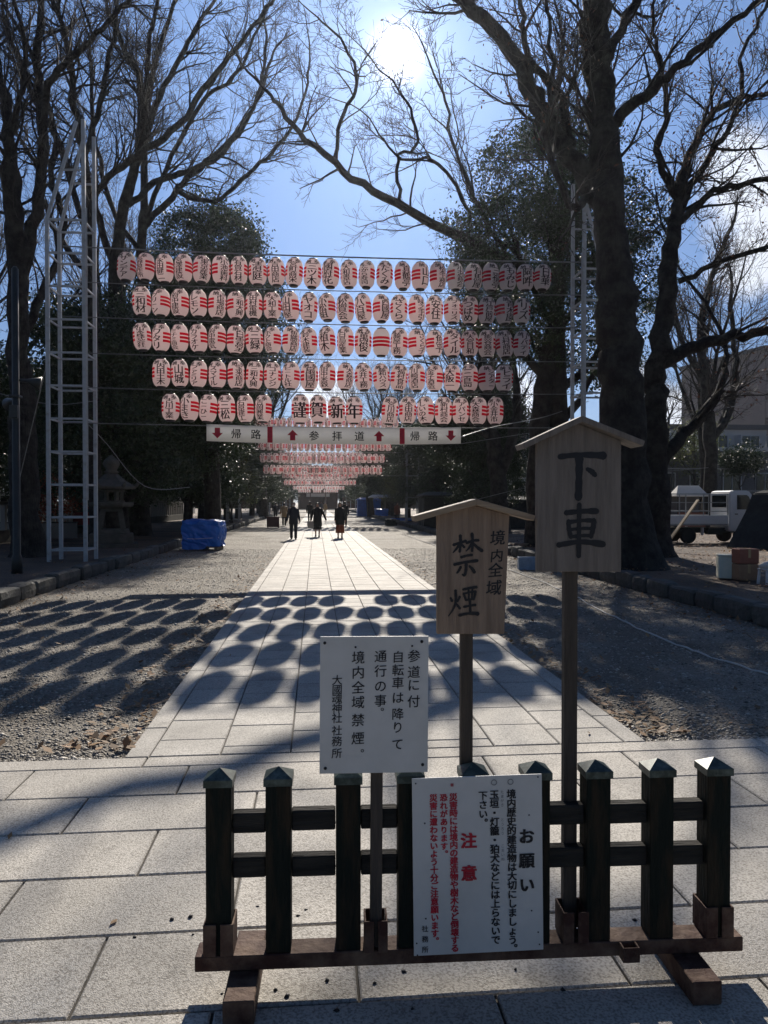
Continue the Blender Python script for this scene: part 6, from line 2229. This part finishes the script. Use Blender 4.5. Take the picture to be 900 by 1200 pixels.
stall('covered stall wrapped in dark tarps with a flat ridge, behind the smoking sign', 7.6, 42, 3.2, 2.0, 2.0, M['tarp_dark'], R(2))
stall('lower dark tarped stall beside the taller one behind the smoking sign', 10.6, 40.5, 2.4, 1.8, 1.75, M['tarp_dark'], R(-4))
stall('open stall with a white canvas roof far along the gravel', 6.4, 70, 2.6, 1.8, 2.1, M['canvas_white'], 0, False)
stall('far stall wrapped in blue tarp near the third gate', 6.0, 84, 2.6, 1.8, 1.9, M['tarp_blue'], 0, True)
for i, (px, py, w_, h_, lb_, mt) in enumerate(((447, 607, 1.3, 0.9, 'blue tarp bundle near the second gate tower on the stall side', 'tarp_blue'), (471, 613, 1.7, 0.35, 'flat blue tarp heap on the gravel short of the dark stall', 'tarp_blue'),
                                               (427, 604, 1.6, 1.3, 'tall teal blue covered crate stack farther up the path', 'tarp_blue'), (492, 612, 0.8, 0.55, 'small white covered bundle beside the flat blue heap', 'canvas_white'), (458, 616, 0.7, 0.45, 'dark covered bundle in front of the blue ones', 'tarp_dark'))):
    c = on_ground(px, py, 0)
    bm = bmesh.new()
    bmesh.ops.create_cube(bm, size=1)
    bmesh.ops.subdivide_edges(bm, edges=bm.edges, cuts=6, use_grid_fill=True)
    for v in bm.verts:
        p = v.co.copy()
        v.co = Vector((p.x * w_, p.y * 0.9, (p.z + 0.5) * h_)) + Vector((mnoise.noise(p * 3 + Vector((i, 0, 0))), mnoise.noise(p * 3 + Vector((0, i, 5))), mnoise.noise(p * 4) if p.z > -0.4 else 0)) * 0.12 * (1 if h_ > 0.5 else 0.7)
    me = bpy.data.meshes.new('covered_bundle'); bm.to_mesh(me); bm.free(); me.materials.append(M[mt])
    o_ = part(me, 'covered_bundle', None, (c.x, c.y, 0)); tag(o_, lb_, 'bundle', 'covered bundles beside the path')


# ------------------------------------------------------------------ buildings beyond
def building(name, label, x0, x1, y, depth, H, floors, bays, wallm, roof_h=0.5, balcony=True, winm=None, rz=0.0):
    t = thing(name, label, 'building', ((x0 + x1) / 2, y, 0), rz)
    w_ = x1 - x0
    m = MB(); m.box((0, depth / 2, H / 2), (w_, depth, H)); m.build('wall', wallm, t)
    m = MB(); m.box((0, depth / 2, H + roof_h / 2), (w_ + 0.5, depth + 0.5, roof_h)); m.build('roof', M['bld_dark'], t)
    fh = H / floors
    bw = w_ / bays
    n = 0
    for f in range(floors):
        for b in range(bays):
            x = -w_ / 2 + (b + 0.5) * bw
            z = f * fh + fh * 0.55
            fr = MB()
            ww, wh = bw * 0.55, fh * 0.5
            for sx in (-1, 1):
                fr.box((x + sx * ww / 2, -0.03, z), (0.08, 0.10, wh + 0.08))
            for sz in (-1, 1):
                fr.box((x, -0.03, z + sz * wh / 2), (ww - 0.081, 0.10, 0.08))
            fr.box((x, -0.03, z), (0.05, 0.08, wh - 0.09))
            if n < 50:
                fo_ = fr.build('window', M['steel_white'], t)
                p = MB(); p.box((x, -0.005, z), (ww - 0.02, 0.03, wh - 0.02)); p.build('pane', M['glass'], fo_)
            n += 1
        if balcony and f > 0:
            m = MB()
            m.box((0, -0.75, f * fh), (w_ - 0.2, 1.5, 0.16))
            m.box((0, -1.46, f * fh + 0.6), (w_ - 0.2, 0.06, 1.02))
            for b in range(bays + 1):
                m.box((-w_ / 2 + b * bw * 0.998 + 0.05, -0.70, f * fh + fh * 0.45), (0.10, 1.2, fh * 0.7))
            m.build('balcony', wallm, t)
    return t


building('pale_building', 'pale three storey building with balconies behind the bare trees and the pickup', 15, 46, 72, 12, 9.0, 3, 9, M['bld_pale'])
b_ = at(900, 430, 92)
building('apartment_block', 'tall brown grey apartment block with rows of windows at the frame edge', 58, 90, 95, 16, 21.5, 7, 7, M['bld_brown'], balcony=True, rz=R(12))
building('old_hall', 'low dark hall behind the truck with a long eave', 27, 44, 58, 8, 5.0, 1, 6, M['bld_dark'], balcony=False, roof_h=0.8)
building('white_house', 'white two storey house beyond the car park', -46, -30, 64, 10, 6.5, 2, 5, M['bld_pale'], balcony=False)
building('grey_house', 'grey two storey house behind the evergreens on the tarp side', -27, -15, 84, 10, 7.0, 2, 4, M['conc'], balcony=False)

# steel frame in front of the pale building
t = thing('steel_frame', 'thin dark scaffold frame between the truck and the pale building', 'scaffold', (24, 48, BED))
m = MB()
for x in (-7, -3.5, 0, 3.5, 7):
    m.box((x, 0, 1.9), (0.08, 0.08, 3.8)); m.box((x, 1.6, 1.9), (0.08, 0.08, 3.8))
m.build('uprights' if False else 'frame', M['dark_steel'], t)
for z in (2.2, 3.7):
    m = MB(); m.bar((-7, -0.06, z), (7, -0.06, z), 0.07, 0.07); m.build('rail', M['wire'], t)

# shrine gate at the end of the path
t = thing('shrine_gate', 'dark wooden shrine gate with a wide roof closing the far end of the path', 'gate', (0.5, 168, 0))
for x in (-4.2, -1.7, 1.7, 4.2):
    for y in (-1.2, 1.2):
        m = MB(); m.lathe([(0.30, 0), (0.24, 0.2), (0.22, 4.6)], 12, (x, y, 0)); m.build('pillar', M['shrine_wood'], t)
m = MB()
for z in (3.6, 4.5):
    m.box((0, -1.2, z), (9.4, 0.25, 0.35)); m.box((0, 1.2, z), (9.4, 0.25, 0.35))
m.box((0, 0, 4.9), (9.0, 2.8, 0.3))
m.build('lintel', M['shrine_wood'], t)
m = MB(); m.loft([[(x * 5.9, y * 3.0, 5.0 + 0.25 * abs(x) * abs(y)) for x, y in ((-1, -1), (0, -1), (1, -1), (1, 0), (1, 1), (0, 1), (-1, 1), (-1, 0))], [(x * 5.9, y * 3.0, 5.25 + 0.25 * abs(x) * abs(y)) for x, y in ((-1, -1), (0, -1), (1, -1), (1, 0), (1, 1), (0, 1), (-1, 1), (-1, 0))],
                  [(x * 5.0, y * 1.5, 6.2) for x, y in ((-1, -1), (0, -1), (1, -1), (1, 0), (1, 1), (0, 1), (-1, 1), (-1, 0))], [(x * 4.6, y * 0.25, 7.6) for x, y in ((-1, -1), (0, -1), (1, -1), (1, 0), (1, 1), (0, 1), (-1, 1), (-1, 0))]], smooth=False)
m.build('roof', M['shrine_roof'], t)
m = MB(); m.box((0, -1.37, 3.15), (5.2, 0.06, 0.75)); m.build('curtain', M['canvas_white'], t)
m = MB(); m.box((0, 1.6, 2.3), (9.0, 0.12, 4.5)); m.build('dark_backing', M['shrine_wood'], t)  # added sheet that fills the bright gaps so the gate's inside reads dark
for sx in (-1, 1):
    m = MB(); m.box((sx * 3.0, 0.3, 1.8), (2.2, 0.15, 3.4)); m.build('door_leaf', M['shrine_wood'], t)
# walls to both sides of it
for sx, nm in ((-1, 'maroon box'), (1, 'stall')):
    t = thing('boundary_wall', f'long dark wooden boundary wall beside the far shrine gate on the {nm} side', 'wall', (0.5 + sx * 21.5, 168.5, 0))
    m = MB(); m.box((0, 0, 1.4), (32, 0.3, 2.8)); m.build('wall', M['shrine_wood'], t)
    m = MB(); m.prism([(-0.6, 2.78), (0.6, 2.78), (0.1, 3.3), (-0.1, 3.3)], 32.6, Matrix.Rotation(R(-90), 4, 'Z') @ Matrix.Translation((0, -16.3, 0))); m.build('roof', M['shrine_roof'], t)

# a far belt of evergreens that closes the horizon on both sides
fb = []
for k in range(34):
    a = R(-62 + 124 * k / 33 + TR.uniform(-1, 1))
    if abs(a) < R(6):
        continue
    d = TR.uniform(125, 165)
    dup(ev_row, (math.sin(a) * d, math.cos(a) * d, 0), TR.uniform(0, 6), 'distant tree in the dark belt that closes the horizon beyond the grounds', group='far belt of trees', scale=TR.uniform(1.0, 1.5))

# ------------------------------------------------------------------ haze: thin volume added for glow round the sun and lifted darks
hz = MB(); hz.box((0, 300, 24), (3300, 2900, 50))
ho = hz.build('haze', bpy.data.materials.new('haze_glow'))
tag(ho, kind='stuff')
hm = ho.data.materials[0]
hm.use_nodes = True
hm.node_tree.nodes.clear()
_o = hm.node_tree.nodes.new('ShaderNodeOutputMaterial')
_v = hm.node_tree.nodes.new('ShaderNodeVolumePrincipled')
_v.inputs['Color'].default_value = (0.80, 0.88, 1.0, 1)
_v.inputs['Density'].default_value = 0.0002
_v.inputs['Anisotropy'].default_value = 0.75
hm.node_tree.links.new(_v.outputs[0], _o.inputs['Volume'])
